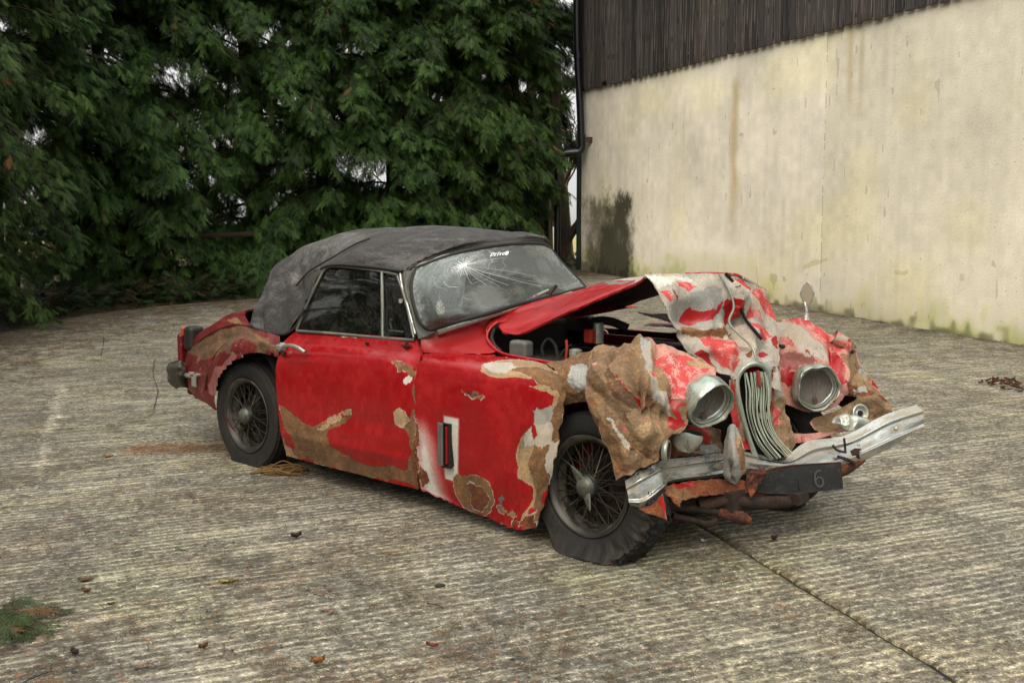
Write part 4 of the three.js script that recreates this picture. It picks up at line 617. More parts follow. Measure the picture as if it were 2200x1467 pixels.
panel('crushed_front_wing', CRUSH, [crushPaint, underside], car, { nu: 140, nv: 140, flip: true, thick: 0.004, ragged: 0.01, bend: (u, v, p) => {
  const w = 1 - smoothstep(u, 0.45, 0.7); let h = (0.012 * ridge(p.x, p.y * 0.7, p.z + 2, 5) * w + 0.034 * crease(p.x, p.y, p.z, 4.2, 0.6) * (0.15 + w) + 0.011 * crease(p.x, p.y, p.z, 11, 2.3) * (0.2 + w) + 0.006 * fbm(p.x * 12, p.y * 12, p.z * 12, 3) * (0.35 + w)) ;
  h += dent(u, v, [[0.33, 0.42, 0.035, 0.16, -0.06], [0.25, 0.36, 0.03, 0.2, 0.03], [0.40, 0.42, 0.03, 0.16, 0.035], [0.42, 0.62, 0.06, 0.04, -0.06], [0.40, 0.76, 0.10, 0.09, 0.035], [0.25, 0.86, 0.08, 0.05, -0.02], [0.56, 0.58, 0.03, 0.14, -0.035], [0.1, 0.2, 0.06, 0.06, 0.02], [0.16, 0.16, 0.03, 0.04, -0.04], [0.48, 0.18, 0.03, 0.2, -0.02], [0.7, 0.5, 0.05, 0.12, -0.02], [0.68, 0.62, 0.06, 0.06, -0.04], [0.6, 0.3, 0.05, 0.1, 0.015]]);
  return h * smoothstep(u, 0, 0.05); } });
part('bolt_hole', cyl(0.011, 0.011, 0.006, 10, ...[2.597,.879,.655], 1.2, 0, 0.3), black);

// passenger side front wing
const FAR = [[[2.869,.952,-.36],[2.895,.979,-.52],[2.911,.965,-.64],[2.988,.903,-.72],[3.065,.843,-.76],[3.104,.803,-.79]],
  [[2.905,.854,-.34],[2.925,.868,-.47],[2.973,.847,-.57],[3.041,.791,-.66],[3.111,.757,-.72],[3.169,.733,-.78]],
  [[2.935,.736,-.31],[2.954,.717,-.4],[2.992,.698,-.47],[3.086,.691,-.55],[3.159,.672,-.69],[3.212,.679,-.8]],
  [[2.944,.626,-.3],[2.957,.604,-.4],[3.003,.583,-.48],[3.097,.577,-.56],[3.175,.58,-.7],[3.266,.595,-.81]],
  [[2.982,.543,-.28],[2.977,.528,-.39],[3.023,.5,-.47],[3.1,.486,-.56],[3.199,.493,-.68],[3.285,.528,-.81]],
  [[3.03,.42,-.25],[3.034,.403,-.36],[3.067,.404,-.46],[3.138,.433,-.56],[3.228,.464,-.67],[3.286,.499,-.8]]];
const FARHOLE = [.05,.659,.246,.699,.394,.719,.537,.693,.656,.618,.715,.537,.791,.56,.769,.608,.604,.703,.459,.779,.418,.84,.445,.911,.471,.942,.313,.939,.103,.943,.151,.889,.024,.821,0,.765];
const farPaint = paint(1024, 1024, netSize(FAR), 'rose', [
  ['cream', [.059,0,.22,.019,.415,.133,.553,.187,.604,.251,.515,.261,.302,.257,.05,.125], 0.3],
  ['pink', [.116,0,.4,0,.574,.013,.681,0,1,0,.891,.043,.694,.129,.611,.13,.493,.107,.285,.053], 0.25], ['pink', [.05,.125,.16,.156,.252,.231,.099,.231], 0.3], ['redB', [.347,.225,.388,.23,.421,.254,.368,.249], 0.3],
  ['mauve', [.019,.226,.256,.254,.495,.267,.468,.315,.326,.348,.178,.353,.026,.331], 0.3],
  ['redB', [.022,.388,.177,.346,.233,.349,.201,.384,.335,.37,.289,.447,.207,.501,.105,.44], 0.25],
  ['redB', [.559,.133,.678,.135,.713,.254,.727,.413,.692,.453,.643,.297,.589,.213], 0.25],
  ['mud', [.689,.154,.761,.151,1,0,1,.267,1,.616,1,.911,.855,.885,.768,.568,.722,.463,.735,.274], 0.2], ['rust', [.719,.402,.894,.506,1,.585,.999,.68,.926,.54,.788,.544,.714,.562], 0.3],
  ['grey', [.931,.215,1,.197,.967,.372,.877,.373], 0.3], ['grey', [.757,.475,.896,.465,.868,.528,.762,.527], 0.3], ['redB', [1,.358,1,.402,.994,.499,.971,.454], 0.3],
  ['mud', [0,.73,.095,.791,.145,.88,.036,.973,0,.991,0,.885], 0.3], ['mud', [.431,.799,.603,.677,.749,.566,.81,.812,.558,.963,.443,.917], 0.3], ['pink', [0,.982,.32,.957,.393,.985,.183,1,.008,1], 0.4],
], { seed: 14, chips: 0.5, grime: 0.85, rim: false });
panel('far_front_wing', FAR, [farPaint, underside], car, { nu: 130, nv: 130, flip: true, thick: 0.004, ragged: 0.008, cut: [FARHOLE, [.325,.488,.354,.415,.396,.363,.444,.33,.504,.311,.571,.307,.632,.33,.668,.387,.672,.471,.655,.546,.617,.605,.565,.645,.502,.665,.438,.659,.379,.622,.336,.564]], bend: (u, v, p) => {
  const w = smoothstep(u, 0.55, 0.8) + 0.4 * smoothstep(v, 0.6, 0.9); let h = 0.008 * ridge(p.x, p.y, p.z, 6) * w + 0.028 * crease(p.x, p.y, p.z, 4, 0.9) * (0.12 + w) + 0.009 * crease(p.x, p.y, p.z, 11, 3.3) * w + 0.007 * fbm(p.x * 11, p.y * 11, p.z * 11, 3) * (0.4 + w);
  return h + dent(u, v, [[0.82, 0.42, 0.05, 0.12, -0.035], [0.88, 0.6, 0.06, 0.06, 0.03], [0.35, 0.3, 0.2, 0.03, -0.02], [0.62, 0.2, 0.03, 0.2, -0.02], [0.75, 0.2, 0.06, 0.1, 0.02], [0.12, 0.4, 0.04, 0.2, -0.03]]); } });
part('torn_tube', [new THREE.TubeGeometry(new THREE.CatmullRomCurve3([A([3.031,.886,-.71]), A([3.067,.856,-.74]), A([3.095,.828,-.77])]), 10, 0.034, 12)], farPaint); part('tube_bore', cyl(0.026, 0.026, 0.012, 14, ...[3.097,.825,-.772], 0, 0, -1.2), black);
part('tube_rim', place(new THREE.TorusGeometry(0.03, 0.006, 6, 18), ...[3.097,.825,-.772], 0, 1.25, 0.2), greenChrome);
const SIDEF = [[[3.019,.759,-.06],[3,.782,-.14],[2.983,.783,-.22]],
  [[3.028,.663,-.07],[2.999,.648,-.17],[2.989,.635,-.27]],
  [[3.028,.566,-.07],[3.007,.55,-.17],[3.011,.547,-.28]],
  [[3.044,.469,-.08],[3.036,.466,-.17],[3.047,.464,-.27]],
  [[3.112,.38,-.09],[3.091,.384,-.17],[3.083,.416,-.25]]], SIDEN = [[[2.956,.754,.15],[2.955,.743,.1]],
  [[2.98,.624,.17],[2.975,.611,.08]],
  [[2.994,.501,.18],[2.993,.483,.06]],
  [[3.01,.445,.18],[3.01,.429,.05]]];
panel('grille_surround', SIDEF, [paint(256, 512, netSize(SIDEF), 'mud', [['redB', [0, 0, 0.4, 0, 0.45, 0.35, 0.2, 0.5, 0, 0.4], 0.3], ['grey', [0.5, 0.02, 1, 0, 1, 0.25, 0.6, 0.3], 0.3], ['pink', [0.2, 0.5, 0.6, 0.4, 0.7, 0.6, 0.4, 0.7], 0.5]], { seed: 15, grime: 0.8, rim: false }), underside], car, { nu: 40, nv: 60, flip: true, ragged: 0.008, bend: (u, v, p) => 0.018 * fbm(p.x * 14, p.y * 12, p.z * 14, 3) + 0.012 * ridge(p.x, p.y, p.z, 9) });
panel('grille_surround', SIDEN, [paint(256, 256, netSize(SIDEN), 'mud', [['redB', [0.0, 0.1, 0.7, 0.1, 0.6, 0.5, 0, 0.6], 0.4], ['redB', [0.2, 0.7, 1, 0.75, 1, 1, 0.3, 1], 0.3]], { seed: 16, grime: 1, rim: false }), underside], car, { nu: 20, nv: 40, flip: true, bend: (u, v, p) => 0.012 * fbm(p.x * 16, p.y * 12, p.z * 14, 3) });
const FARTOP = [[[2.1,.9,-.4],[2.35,.91,-.4],[2.029,.963,-.44],[2.24,.935,-.44],[2.425,.919,-.42],[2.88,.93,-.4]],
  [[2.1,.91,-.55],[2.35,.93,-.55],[2.5,.96,-.55],[2.65,.97,-.55],[2.78,.975,-.54],[2.9,.965,-.53]],
  [[2.1,.85,-.72],[2.35,.87,-.72],[2.5,.9,-.72],[2.7,.92,-.71],[2.85,.93,-.7],[2.96,.9,-.7]],
  [[2.1,.7,-.8],[2.35,.7,-.8],[2.5,.72,-.8],[2.7,.74,-.8],[2.9,.74,-.8],[3.1,.74,-.79]],
  [[2.1,.3,-.78],[2.2,.42,-.8],[2.35,.58,-.8],[2.6,.66,-.8],[2.85,.6,-.8],[3.2,.45,-.8]]];
panel('far_wing_top', FARTOP, [farPaint, underside], car, { nu: 40, nv: 40, bend: (u, v, p) => 0.006 * fbm(p.x * 8, p.y * 8, p.z * 8, 3) });

// ---- fabric hood
const HOOD = [[[-.284,.819,.5],[-.38,.83,.33],[-.46,.84,.16],[-.48,.845,0],[-.46,.851,-.16],[-.38,.853,-.33],[-.284,.854,-.5]],
  [[-.028,.819,.59],[-.268,.915,.44],[-.36,1,.25],[-.4,1,0],[-.36,1.018,-.25],[-.268,.945,-.44],[-.028,.86,-.59]],
  [[.216,.814,.645],[.103,1.004,.55],[-.184,1.161,.36],[-.18,1.17,0],[-.184,1.186,-.36],[.103,1.043,-.55],[.216,.859,-.645]],
  [[.386,.832,.66],[.41,1.074,.6],[.109,1.263,.4],[.08,1.33,0],[.109,1.291,-.4],[.41,1.116,-.6],[.386,.878,-.66]],
  [[.503,.962,.64],[.507,1.156,.58],[.346,1.34,.38],[.32,1.395,0],[.346,1.367,-.38],[.507,1.197,-.58],[.503,1.007,-.64]],
  [[.557,1.068,.62],[.588,1.192,.57],[.558,1.361,.36],[.55,1.42,0],[.558,1.386,-.36],[.588,1.232,-.57],[.557,1.112,-.62]],
  [[.649,1.204,.575],[.753,1.277,.52],[.796,1.368,.33],[.8,1.43,0],[.796,1.391,-.33],[.753,1.314,-.52],[.649,1.245,-.575]],
  [[.995,1.206,.575],[1.027,1.278,.53],[1.066,1.373,.33],[1.1,1.42,0],[1.066,1.396,-.33],[1.027,1.315,-.53],[.995,1.247,-.575]],
  [[1.25,1.201,.565],[1.3,1.272,.47],[1.384,1.35,.28],[1.38,1.375,0],[1.346,1.385,-.3],[1.323,1.368,-.46],[1.278,1.333,-.56]],
  [[1.264,1.189,.565],[1.321,1.258,.46],[1.402,1.314,.26],[1.443,1.335,0],[1.381,1.349,-.28],[1.341,1.333,-.46],[1.292,1.306,-.56]]];
const fabric = (() => {
  const W = 1024, H = 512, d = new Uint8Array(W * H * 4), e = new Uint8Array(W * H * 4);
  for (let y = 0; y < H; y++) for (let x = 0; x < W; x++) { const u = x / W, v = y / H, a = vn(u * 9, v * 7, 9, 7, 1), b = vn(u * 40, v * 36, 40, 36, 2), c = vn(u * 220, v * 200, 220, 200, 3), f = vn(u * 600, v * 500, 256, 256, 4), st = vn(u * 5 + b, v * 40, 5, 40, 6), dust = smoothstep(a * 0.55 + b * 0.25 + c * 0.2, 0.42, 0.72), i = (y * W + x) * 4;
    let q = 55 + (b - 0.5) * 16 + (c - 0.5) * 20 + (f - 0.5) * 12 + dust * 20 + smoothstep(st, 0.65, 0.9) * 14; const sp = vn(u * 330, v * 260, 330, 260, 7) > 0.965; if (sp) q *= 0.55;
    d[i] = c8(q * 1.02); d[i + 1] = c8(q); d[i + 2] = c8(q * 0.985); d[i + 3] = 255; e[i] = e[i + 1] = e[i + 2] = c8(128 + (c - 0.5) * 90 + (f - 0.5) * 60 + (b - 0.5) * 60); e[i + 3] = 255; }
  return std(0xffffff, 0.88, 0, { map: dataTex(d, W, H, true), bumpMap: dataTex(e, W, H, false), bumpScale: 0.0022 });
})();
panel('fabric_hood', HOOD, [fabric, std(0x2a2622, 0.95)], car, { nu: 120, nv: 140, flip: true, thick: 0.006, bend: (u, v, p) => {
  const side = Math.abs(u - 0.5) * 2, rear = 1 - smoothstep(v, 0.3, 0.5);
  let h = 0.004 * fbm(p.x * 5, p.y * 5, p.z * 5, 3);
  h += rear * (0.013 * Math.sin(p.x * 21 + p.y * 13 + 3 * perlin.noise(p.x * 4, p.y * 4, p.z * 4)) * smoothstep(side, 0.15, 0.7) + 0.016 * fbm(p.x * 5, p.y * 2.4, p.z * 5, 2));
  h += 0.010 * Math.exp(-(((v - 0.49) / 0.018) ** 2)) - 0.012 * Math.exp(-(((v - 0.57) / 0.05) ** 2)) * (1 - side) + 0.007 * Math.exp(-(((v - 0.875) / 0.012) ** 2));   // bows under the cloth
  h += 0.005 * Math.sin(u * 150 + 2 * Math.sin(v * 30)) * smoothstep(v, 0.88, 0.93) * (1 - smoothstep(v, 0.97, 1)) * smoothstep(side, 0.45, 0.75) * 0.8;
  return h; } });
part('hood_seam', tube([[.417,1.08,.605], [.509,1.162,.585], [.595,1.203,.575], [.682,1.248,.545], [.757,1.322,.44], [.794,1.35,.37]].map(([x, y, z]) => [x - 0.006, y + 0.01, z + 0.012]), 0.006, 30, 5), std(0x26241f, 0.9));
part('hood_bead', tube([[-.285,.813,.51], [-.013,.815,.6], [.23,.808,.655], [.388,.822,.668], [.466,.869,.66], [.531,.967,.648]], 0.010, 40, 6), std(0x1b1a18, 0.7));
part('drip_rail', tube([[.607,1.193,.585], [.691,1.213,.585], [1.013,1.215,.59], [1.274,1.197,.58]], 0.009, 30, 6), std(0x161514, 0.6));
part('header_seal', tube([[1.272,1.185,.572], [1.287,1.211,.54], [1.332,1.251,.47], [1.36,1.283,.36], [1.407,1.306,.265], [1.427,1.322,.13], [1.443,1.33,0], [1.381,1.343,-.28], [1.334,1.33,-.46], [1.291,1.301,-.57]].map(([x, y, z]) => [x + 0.006, y, z]), 0.008, 50, 6), std(0x0e0d0c, 0.6));

// ---- windscreen: curved glass with its crack, rubber, chrome and pillars
const SCREEN = [[[1.371,1.214,.575],[1.471,1.264,.5],[1.518,1.298,.38],[1.513,1.325,.13],[1.474,1.333,-.14],[1.391,1.324,-.39],[1.315,1.296,-.55]],
  [[1.419,1.141,.649],[1.536,1.178,.596],[1.592,1.204,.488],[1.583,1.227,.23],[1.536,1.237,-.067],[1.456,1.233,-.367],[1.385,1.22,-.565]],
  [[1.48,1.053,.693],[1.603,1.089,.651],[1.657,1.112,.521],[1.634,1.135,.242],[1.585,1.148,-.069],[1.511,1.154,-.381],[1.449,1.15,-.595]],
  [[1.545,.953,.702],[1.668,1,.677],[1.707,1.031,.506],[1.664,1.055,.215],[1.616,1.077,-.094],[1.552,1.094,-.402],[1.496,1.099,-.619]],
  [[1.568,.92,.67],[1.693,.966,.59],[1.729,.993,.43],[1.676,1.019,.16],[1.632,1.041,-.13],[1.575,1.06,-.42],[1.524,1.071,-.62]]];
const glassMat = new THREE.MeshPhysicalMaterial({ color: 0xc4cdc9, roughness: 0.03, transmission: 1, thickness: 0, ior: 1.5 });
const screen = panel('windscreen', SCREEN, glassMat, car, { nu: 36, nv: 24, flip: true, thick: 0.005 });
{ // dust and water marks on the outside of the glass, the star crack and the white sticker
  const W = 1536, H = 768, cv = document.createElement('canvas'); cv.width = W; cv.height = H; const x = cv.getContext('2d');
  const AT = [.358,.185], TXT = [.478,.099,.592,.109], px = (u, v) => [u * W, v * H];
  reseed(77); x.lineCap = 'round'; x.strokeStyle = '#fff'; x.fillStyle = '#fff';
  const [cx, cy] = px(AT[0], AT[1]);
  for (let i = 0; i < 110; i++) { const a = rnd() * 6.283, right = Math.max(0, Math.cos(a - 0.62)), L = (30 + 60 * rnd() + 520 * Math.pow(right, 6) * rnd()) * (1 + 0.3 * rnd()); x.lineWidth = rr(1.0, 2.4); x.globalAlpha = rr(0.35, 0.95); x.beginPath(); let X = cx, Y = cy, b = a; x.moveTo(X, Y); for (let k = 0; k < 10; k++) { b += rr(-0.06, 0.06); X += Math.cos(b) * L / 10 * 1.25; Y += Math.sin(b) * L / 10 * 1.1; x.lineTo(X, Y); } x.stroke(); }
  for (let k = 0; k < 9; k++) { const R = 14 + k * k * 2.6 + k * 9; let a0 = rnd() * 6; for (let s = 0; s < 11; s++) { const a1 = a0 + rr(0.25, 0.8); if (rnd() < 0.62) { x.globalAlpha = rr(0.3, 0.85); x.lineWidth = rr(1, 2.2); x.beginPath(); for (let t = 0; t <= 4; t++) { const a = lerp(a0, a1, t / 4), q = R * rr(0.92, 1.08); x.lineTo(cx + Math.cos(a) * q * 1.25, cy + Math.sin(a) * q); } x.stroke(); } a0 = a1; } }
  x.globalAlpha = 0.85; for (let i = 0; i < 60; i++) { const a = rnd() * 6.28, q = 20 * Math.pow(rnd(), 1.3); x.beginPath(); x.arc(cx + Math.cos(a) * q * 1.3, cy + Math.sin(a) * q, rr(1, 5), 0, 7); x.fill(); }
  for (let i = 0; i < 14; i++) { x.globalAlpha = 0.4; x.lineWidth = 1.6; x.beginPath(); const u = rr(0.25, 0.62), v = rr(0.15, 0.8); let [X, Y] = px(u, v); x.moveTo(X, Y); for (let k = 0; k < 5; k++) { X += rr(6, 34); Y += rr(-4, 22); x.lineTo(X, Y); } x.stroke(); }
  const crack = x.getImageData(0, 0, W, H).data;
  x.clearRect(0, 0, W, H); x.globalAlpha = 1; { const [a, b] = px(TXT[0], TXT[1]), [c, d] = px(TXT[2], TXT[3]); x.save(); x.translate(a, b); x.rotate(Math.atan2(d - b, c - a)); x.font = 'italic bold 62px serif'; const s = Math.hypot(c - a, d - b) / x.measureText('Drive').width * 0.70; x.scale(s, s * 1.15); x.fillText('Drive', 0, 30); const w = x.measureText('Drive').width; x.beginPath(); x.ellipse(w + 22, 8, 22, 27, 0.3, 0, 7); x.fill(); x.restore(); }
  const text = x.getImageData(0, 0, W, H).data, d = new Uint8Array(W * H * 4);
  for (let j = 0; j < H; j++) for (let i = 0; i < W; i++) {
    const k = (j * W + i) * 4, u = i / W, v = j / H, a = vn(u * 7, v * 5, 256, 256, 1), b = vn(u * 46, v * 30, 256, 256, 2), c = vn(i / 2.5, j / 2.5, 512, 512, 3), e = vn(u * 24, v * 3, 256, 256, 4);
    const sw = Math.hypot((u - 0.36) * 1.9, v - 1.15), arc = smoothstep(sw, 0.86, 0.90) * 0.10 + 0.06 * Math.exp(-(((sw - 0.88) / 0.012) ** 2));
    let dust = 0.09 + 0.17 * smoothstep(a * 0.6 + b * 0.25 + c * 0.15, 0.35, 0.75) + arc * 0.8 + 0.06 * smoothstep(e, 0.6, 0.9) + (c > 0.9 ? 0.05 : 0); dust += 0.18 * smoothstep(Math.abs(v - 0.5) * 2 + (b - 0.5) * 0.4, 0.86, 1.05) + 0.15 * smoothstep(Math.abs(u - 0.5) * 2 + (b - 0.5) * 0.3, 0.9, 1.05);
    const cr = Math.max(crack[k + 3], text[k + 3]) / 255; d[k] = lerp(158, 240, cr); d[k + 1] = lerp(168, 246, cr); d[k + 2] = lerp(166, 246, cr); d[k + 3] = c8(Math.max(dust, cr * 0.96) * 255);
  }
  const t = dataTex(d, W, H, true); t.premultiplyAlpha = false;
  const film = panel('dust_film', SCREEN, std(0xffffff, 0.9, 0, { map: t, transparent: true, side: THREE.DoubleSide }), screen, { nu: 36, nv: 24, flip: true, thick: 0.0004, bend: () => 0.0025 });
}
const outline = (net, out = 0) => { const p = [], n = 14; const f = (u, v) => p.push(sheetPoint(net, u, v)); for (let i = 0; i < n; i++) f(i / n, 0); for (let i = 0; i < n; i++) f(1, i / n); for (let i = 0; i < n; i++) f(1 - i / n, 1); for (let i = 0; i < n; i++) f(0, 1 - i / n); return p; };
part('screen_rubber', tube(outline(SCREEN), 0.011, 160, 6, true), rubber);
part('chrome_strip', tube([[1.295,1.121,.575], [1.294,1.166,.56], [1.315,1.212,.54], [1.33,1.246,.465], [1.36,1.278,.36], [1.392,1.303,.25], [1.389,1.318,.09], [1.387,1.328,-.06], [1.364,1.341,-.28], [1.315,1.332,-.47]].map(([x, y, z]) => [x + 0.012, y, z]), 0.0075, 60, 6), chrome);
part('chrome_strip', tube([[1.558,.901,.61], [1.617,.935,.515], [1.672,.971,.37], [1.658,1.005,.14], [1.624,1.027,-.14], [1.575,1.05,-.42]].map(([x, y, z]) => [x + 0.006, y, z]), 0.0145, 60, 6), chrome);
const PILLAR = [[[1.257,1.194,.575],[1.298,1.2,.57],[1.324,1.205,.555]],
  [[1.308,1.099,.6],[1.317,1.106,.595],[1.32,1.115,.575]],
  [[1.383,1.021,.63],[1.391,1.028,.625],[1.378,1.033,.6]],
  [[1.464,.92,.665],[1.471,.926,.655],[1.463,.935,.622]],
  [[1.495,.871,.675],[1.533,.887,.66],[1.553,.906,.615]]];
const pillarPaint = wornGrey;
panel('pillar', PILLAR, pillarPaint, car, { nu: 12, nv: 40, flip: true, thick: 0.02 });
panel('pillar', PILLAR.map((r) => r.map(([x, y, z]) => [x - 0.02, y + 0.1, -z])), pillarPaint, car, { nu: 12, nv: 30, thick: 0.02 });
part('pillar_trim', [tube([[1.275,1.186,.585], [1.323,1.1,.61], [1.395,1.013,.638], [1.488,.894,.678]].map(([x, y, z]) => [x - 0.008, y, z + 0.004]), 0.007, 30, 6), cyl(0.012, 0.012, 0.02, 8, ...[1.333,1.052,.645])], chrome);

// ---- driver's door window, quarterlight and frames
const WIN = [[[.644,1.189,.575],[.799,1.193,.575],[.956,1.19,.575],[1.1,1.182,.575]],
  [[.599,1.108,.6],[.814,1.111,.605],[.99,1.108,.605],[1.137,1.104,.605]],
  [[.544,1.003,.625],[.825,1.002,.632],[1.013,.997,.633],[1.169,.993,.635]],
  [[.476,.854,.655],[.816,.861,.66],[1.031,.866,.66],[1.199,.863,.663]]], QUART = [[[1.135,1.171,.58],[1.23,1.17,.58]],
  [[1.173,1.077,.615],[1.321,1.074,.615]],
  [[1.228,.875,.663],[1.443,.881,.668]]];
const dirtyGlass = (tone, lo, hi, seed) => { const W = 512, d = new Uint8Array(W * W * 4); for (let j = 0; j < W; j++) for (let i = 0; i < W; i++) { const u = i / W, v = j / W, k = (j * W + i) * 4, a = vn(u * 6, v * 6, 6, 6, seed), b = vn(u * 40, v * 40, 40, 40, seed + 1), c = vn(u * 170, v * 170, 170, 170, seed + 2), e = vn(u * 30, v * 2, 30, 2, seed + 3); d[k] = tone[0]; d[k + 1] = tone[1]; d[k + 2] = tone[2]; d[k + 3] = c8(255 * lerp(lo, hi, smoothstep(a * 0.4 + b * 0.3 + c * 0.15 + e * 0.15, 0.36, 0.72)) + (c > 0.9 ? 20 : 0)); } return std(0xffffff, 0.92, 0, { map: dataTex(d, W, W, true), transparent: true, side: THREE.DoubleSide }); };
for (const [net, n] of [[WIN, 'door_window'], [QUART, 'quarterlight']]) {
  const w = panel(n, net, glassMat, car, { nu: 16, nv: 16, flip: true, thick: 0.004 });
  panel('grime', net.map((r) => r.map(([x, y, z]) => [x, y, z + 0.002])), dirtyGlass([70, 70, 64], 0.02, 0.14, n.length), w, { nu: 16, nv: 16, flip: true, thick: 0.0004 });
  panel(n, net.map((r) => r.map(([x, y, z]) => [x, y + 0.05, -z])), glassMat, car, { nu: 6, nv: 6, thick: 0.004 });
}
part('window_frame', [tube([[.476,.849,.665], [.545,1.003,.635], [.598,1.119,.605], [.634,1.189,.583], [.676,1.205,.58], [.962,1.203,.58], [1.115,1.193,.582], [1.25,1.178,.588]], 0.008, 60, 6), tube([[.48,.842,.668], [.831,.851,.672], [1.198,.855,.675], [1.471,.863,.678]], 0.009, 40, 6)], frameMetal);
part('window_pillar', [tube([[1.119,1.188,.585], [1.172,1.058,.63], [1.22,.861,.672]], 0.010, 20, 6), tube([[1.243,1.175,.588], [1.339,1.071,.625], [1.462,.874,.676]], 0.008, 20, 6)], frameMetal);
part('quarterlight_frame', tube([[1.151,1.167,.588], [1.232,1.165,.588], [1.316,1.072,.62], [1.437,.886,.672], [1.238,.879,.668]], 0.005, 60, 5, true), black);
part('quarterlight_catch', [tube([[1.246,.895,.65], [1.366,.896,.655]], 0.006, 6, 6), tube([[1.262,.9,.645], [1.243,.937,.64], [1.254,.957,.64]], 0.006, 8, 6)], chrome);
{ const h = group('door_handle'), p = [.441,.753,.74]; part('escutcheon', [cyl(0.026, 0.03, 0.03, 12, p[0], p[1], p[2] + 0.005, 1.4, 0, 0.3), rbox(0.05, 0.034, 0.03, 0.01, p[0] - 0.006, p[1], p[2] + 0.012)], greenChrome, h); part('lever', tube([[.49,.762,.775], [.58,.778,.79], [.662,.772,.795], [.71,.75,.785]], 0.011, 20, 8), greenChrome, h); part('cable_end', tube([[.459,.735,.76], [.487,.712,.768], [.52,.731,.776]], 0.006, 10, 6), darkIron, h); }
part('door_lock', cyl(0.009, 0.009, 0.012, 10, ...[1.133,.823,.705], 1.4), darkIron);
{ // small letter S badge with bars on the door top
  const font = await new FontLoader().loadAsync('fonts/droid/droid_serif_bold.typeface.json'), p = [1.432,.817,.7];
  const g = new TextGeometry('S', { font, size: 0.034, depth: 0.006, curveSegments: 4 }); g.translate(-0.012, 0, 0);
  part('badge', [place(g, p[0], p[1], p[2] + 0.004, -0.35), box(0.075, 0.006, 0.006, p[0], p[1] + 0.016, p[2] + 0.001, -0.35)], std(0x2a2320, 0.5, 0.5));
}
// ---- wiper arm, bent blade, studs on the scuttle
{ const w = group('wiper'); part('arm', tube([[1.573,.988,.02], [1.606,1.026,0], [1.609,1.05,-.08], [1.596,1.07,-.18]].map(([x, y, z]) => [x + 0.02, y + 0.01, z]), 0.008, 20, 6), dullChrome, w); part('blade', tube([[1.612,1.097,-.22], [1.592,1.061,-.2], [1.577,1.007,-.14]].map(([x, y, z]) => [x + 0.03, y + 0.01, z]), 0.010, 12, 5), std(0x2b2620, 0.6, 0.4), w); part('spindle', [cyl(0.02, 0.026, 0.05, 12, ...[1.57,.983,.02], 0, 0, -0.5), cyl(0.014, 0.014, 0.03, 10, ...[1.553,.971,.09], 0, 0, -0.5)], dullChrome, w); part('wire', tube([[1.572,1.02,0], [1.592,1.029,-.03], [1.613,1.044,-.06]].map(([x, y, z]) => [x + 0.03, y + 0.02, z]), 0.003, 12, 5), std(0x8a2a14, 0.7), w); }

// ---- cabin
{
  const trim = std(0x3a2a22, 0.85), seatM = std(0x241a17, 0.7), dark = std(0x14110f, 0.9);
  part('floor', [box(1.6, 0.04, 1.2, 0.92, 0.16, 0), box(0.04, 0.55, 1.0, 1.70, 0.45, 0), box(0.5, 0.04, 1.3, -0.2, 0.62, 0), box(0.04, 0.5, 1.3, 0.05, 0.4, 0), box(0.75, 0.03, 0.95, -0.45, 0.44, 0)], dark);
  for (const z of [0.34, -0.34]) { const s = group('seat'); part('cushion', rbox(0.5, 0.16, 0.5, 0.06, 0.72, 0.40, z), seatM, s); part('backrest', rbox(0.14, 0.52, 0.5, 0.06, 0.42, 0.68, z, 0, 0, 0.22), seatM, s); }
  part('dashboard', [rbox(0.16, 0.22, 1.2, 0.05, 1.36, 0.80, 0), rbox(0.22, 0.03, 0.86, 0.01, 1.42, 0.885, -0.02)], std(0x2b2824, 0.8));
  const sw = group('steering_wheel'), q = [1.13, 0.83, 0.34]; part('rim', place(new THREE.TorusGeometry(0.2, 0.012, 8, 40), ...q, 0, Math.PI / 2 - 0.0, 0, 1), black, sw); part('column', tube([[1.36, 0.76, 0.34], [1.13, 0.83, 0.34]], 0.025, 4, 8), black, sw); part('spoke', [box(0.01, 0.36, 0.02, ...q), box(0.01, 0.02, 0.36, ...q)], black, sw);
  part('headlining_rail', tube([[0.66, 1.17, 0.52], [0.68, 1.29, 0.3], [0.68, 1.33, 0], [0.68, 1.30, -0.3], [0.66, 1.20, -0.52]], 0.018, 24, 6), std(0x5a1518, 0.6));
  part('hood_frame', [tube([[.401,.848,.6], [.476,.997,.58], [.547,1.13,.54]], 0.022, 8, 6), tube([[0.42, 0.86, -0.6], [0.55, 1.05, -0.58], [0.68, 1.2, -0.54]], 0.02, 8, 6)], std(0x8a1a1e, 0.5));
  const mir = group('interior_mirror'); part('mirror_back', rbox(0.025, 0.085, 0.17, 0.02, ...[1.459,1.12,-.02].map((c, i) => c + [-0.06, 0, 0][i])), std(0x2a3034, 0.5), mir); part('stalk', tube([[1.473,1.109,-.05], [1.492,1.073,-.07], [1.51,1.034,-.1]].map(([x, y, z]) => [x - 0.05, y, z]), 0.007, 10, 6), chrome, mir);
  for (const [k, z] of [[0, -0.60]]) part('far_sill', rbox(1.2, 0.1, 0.08, 0.02, 1.0, 0.86, z), seatM);
}

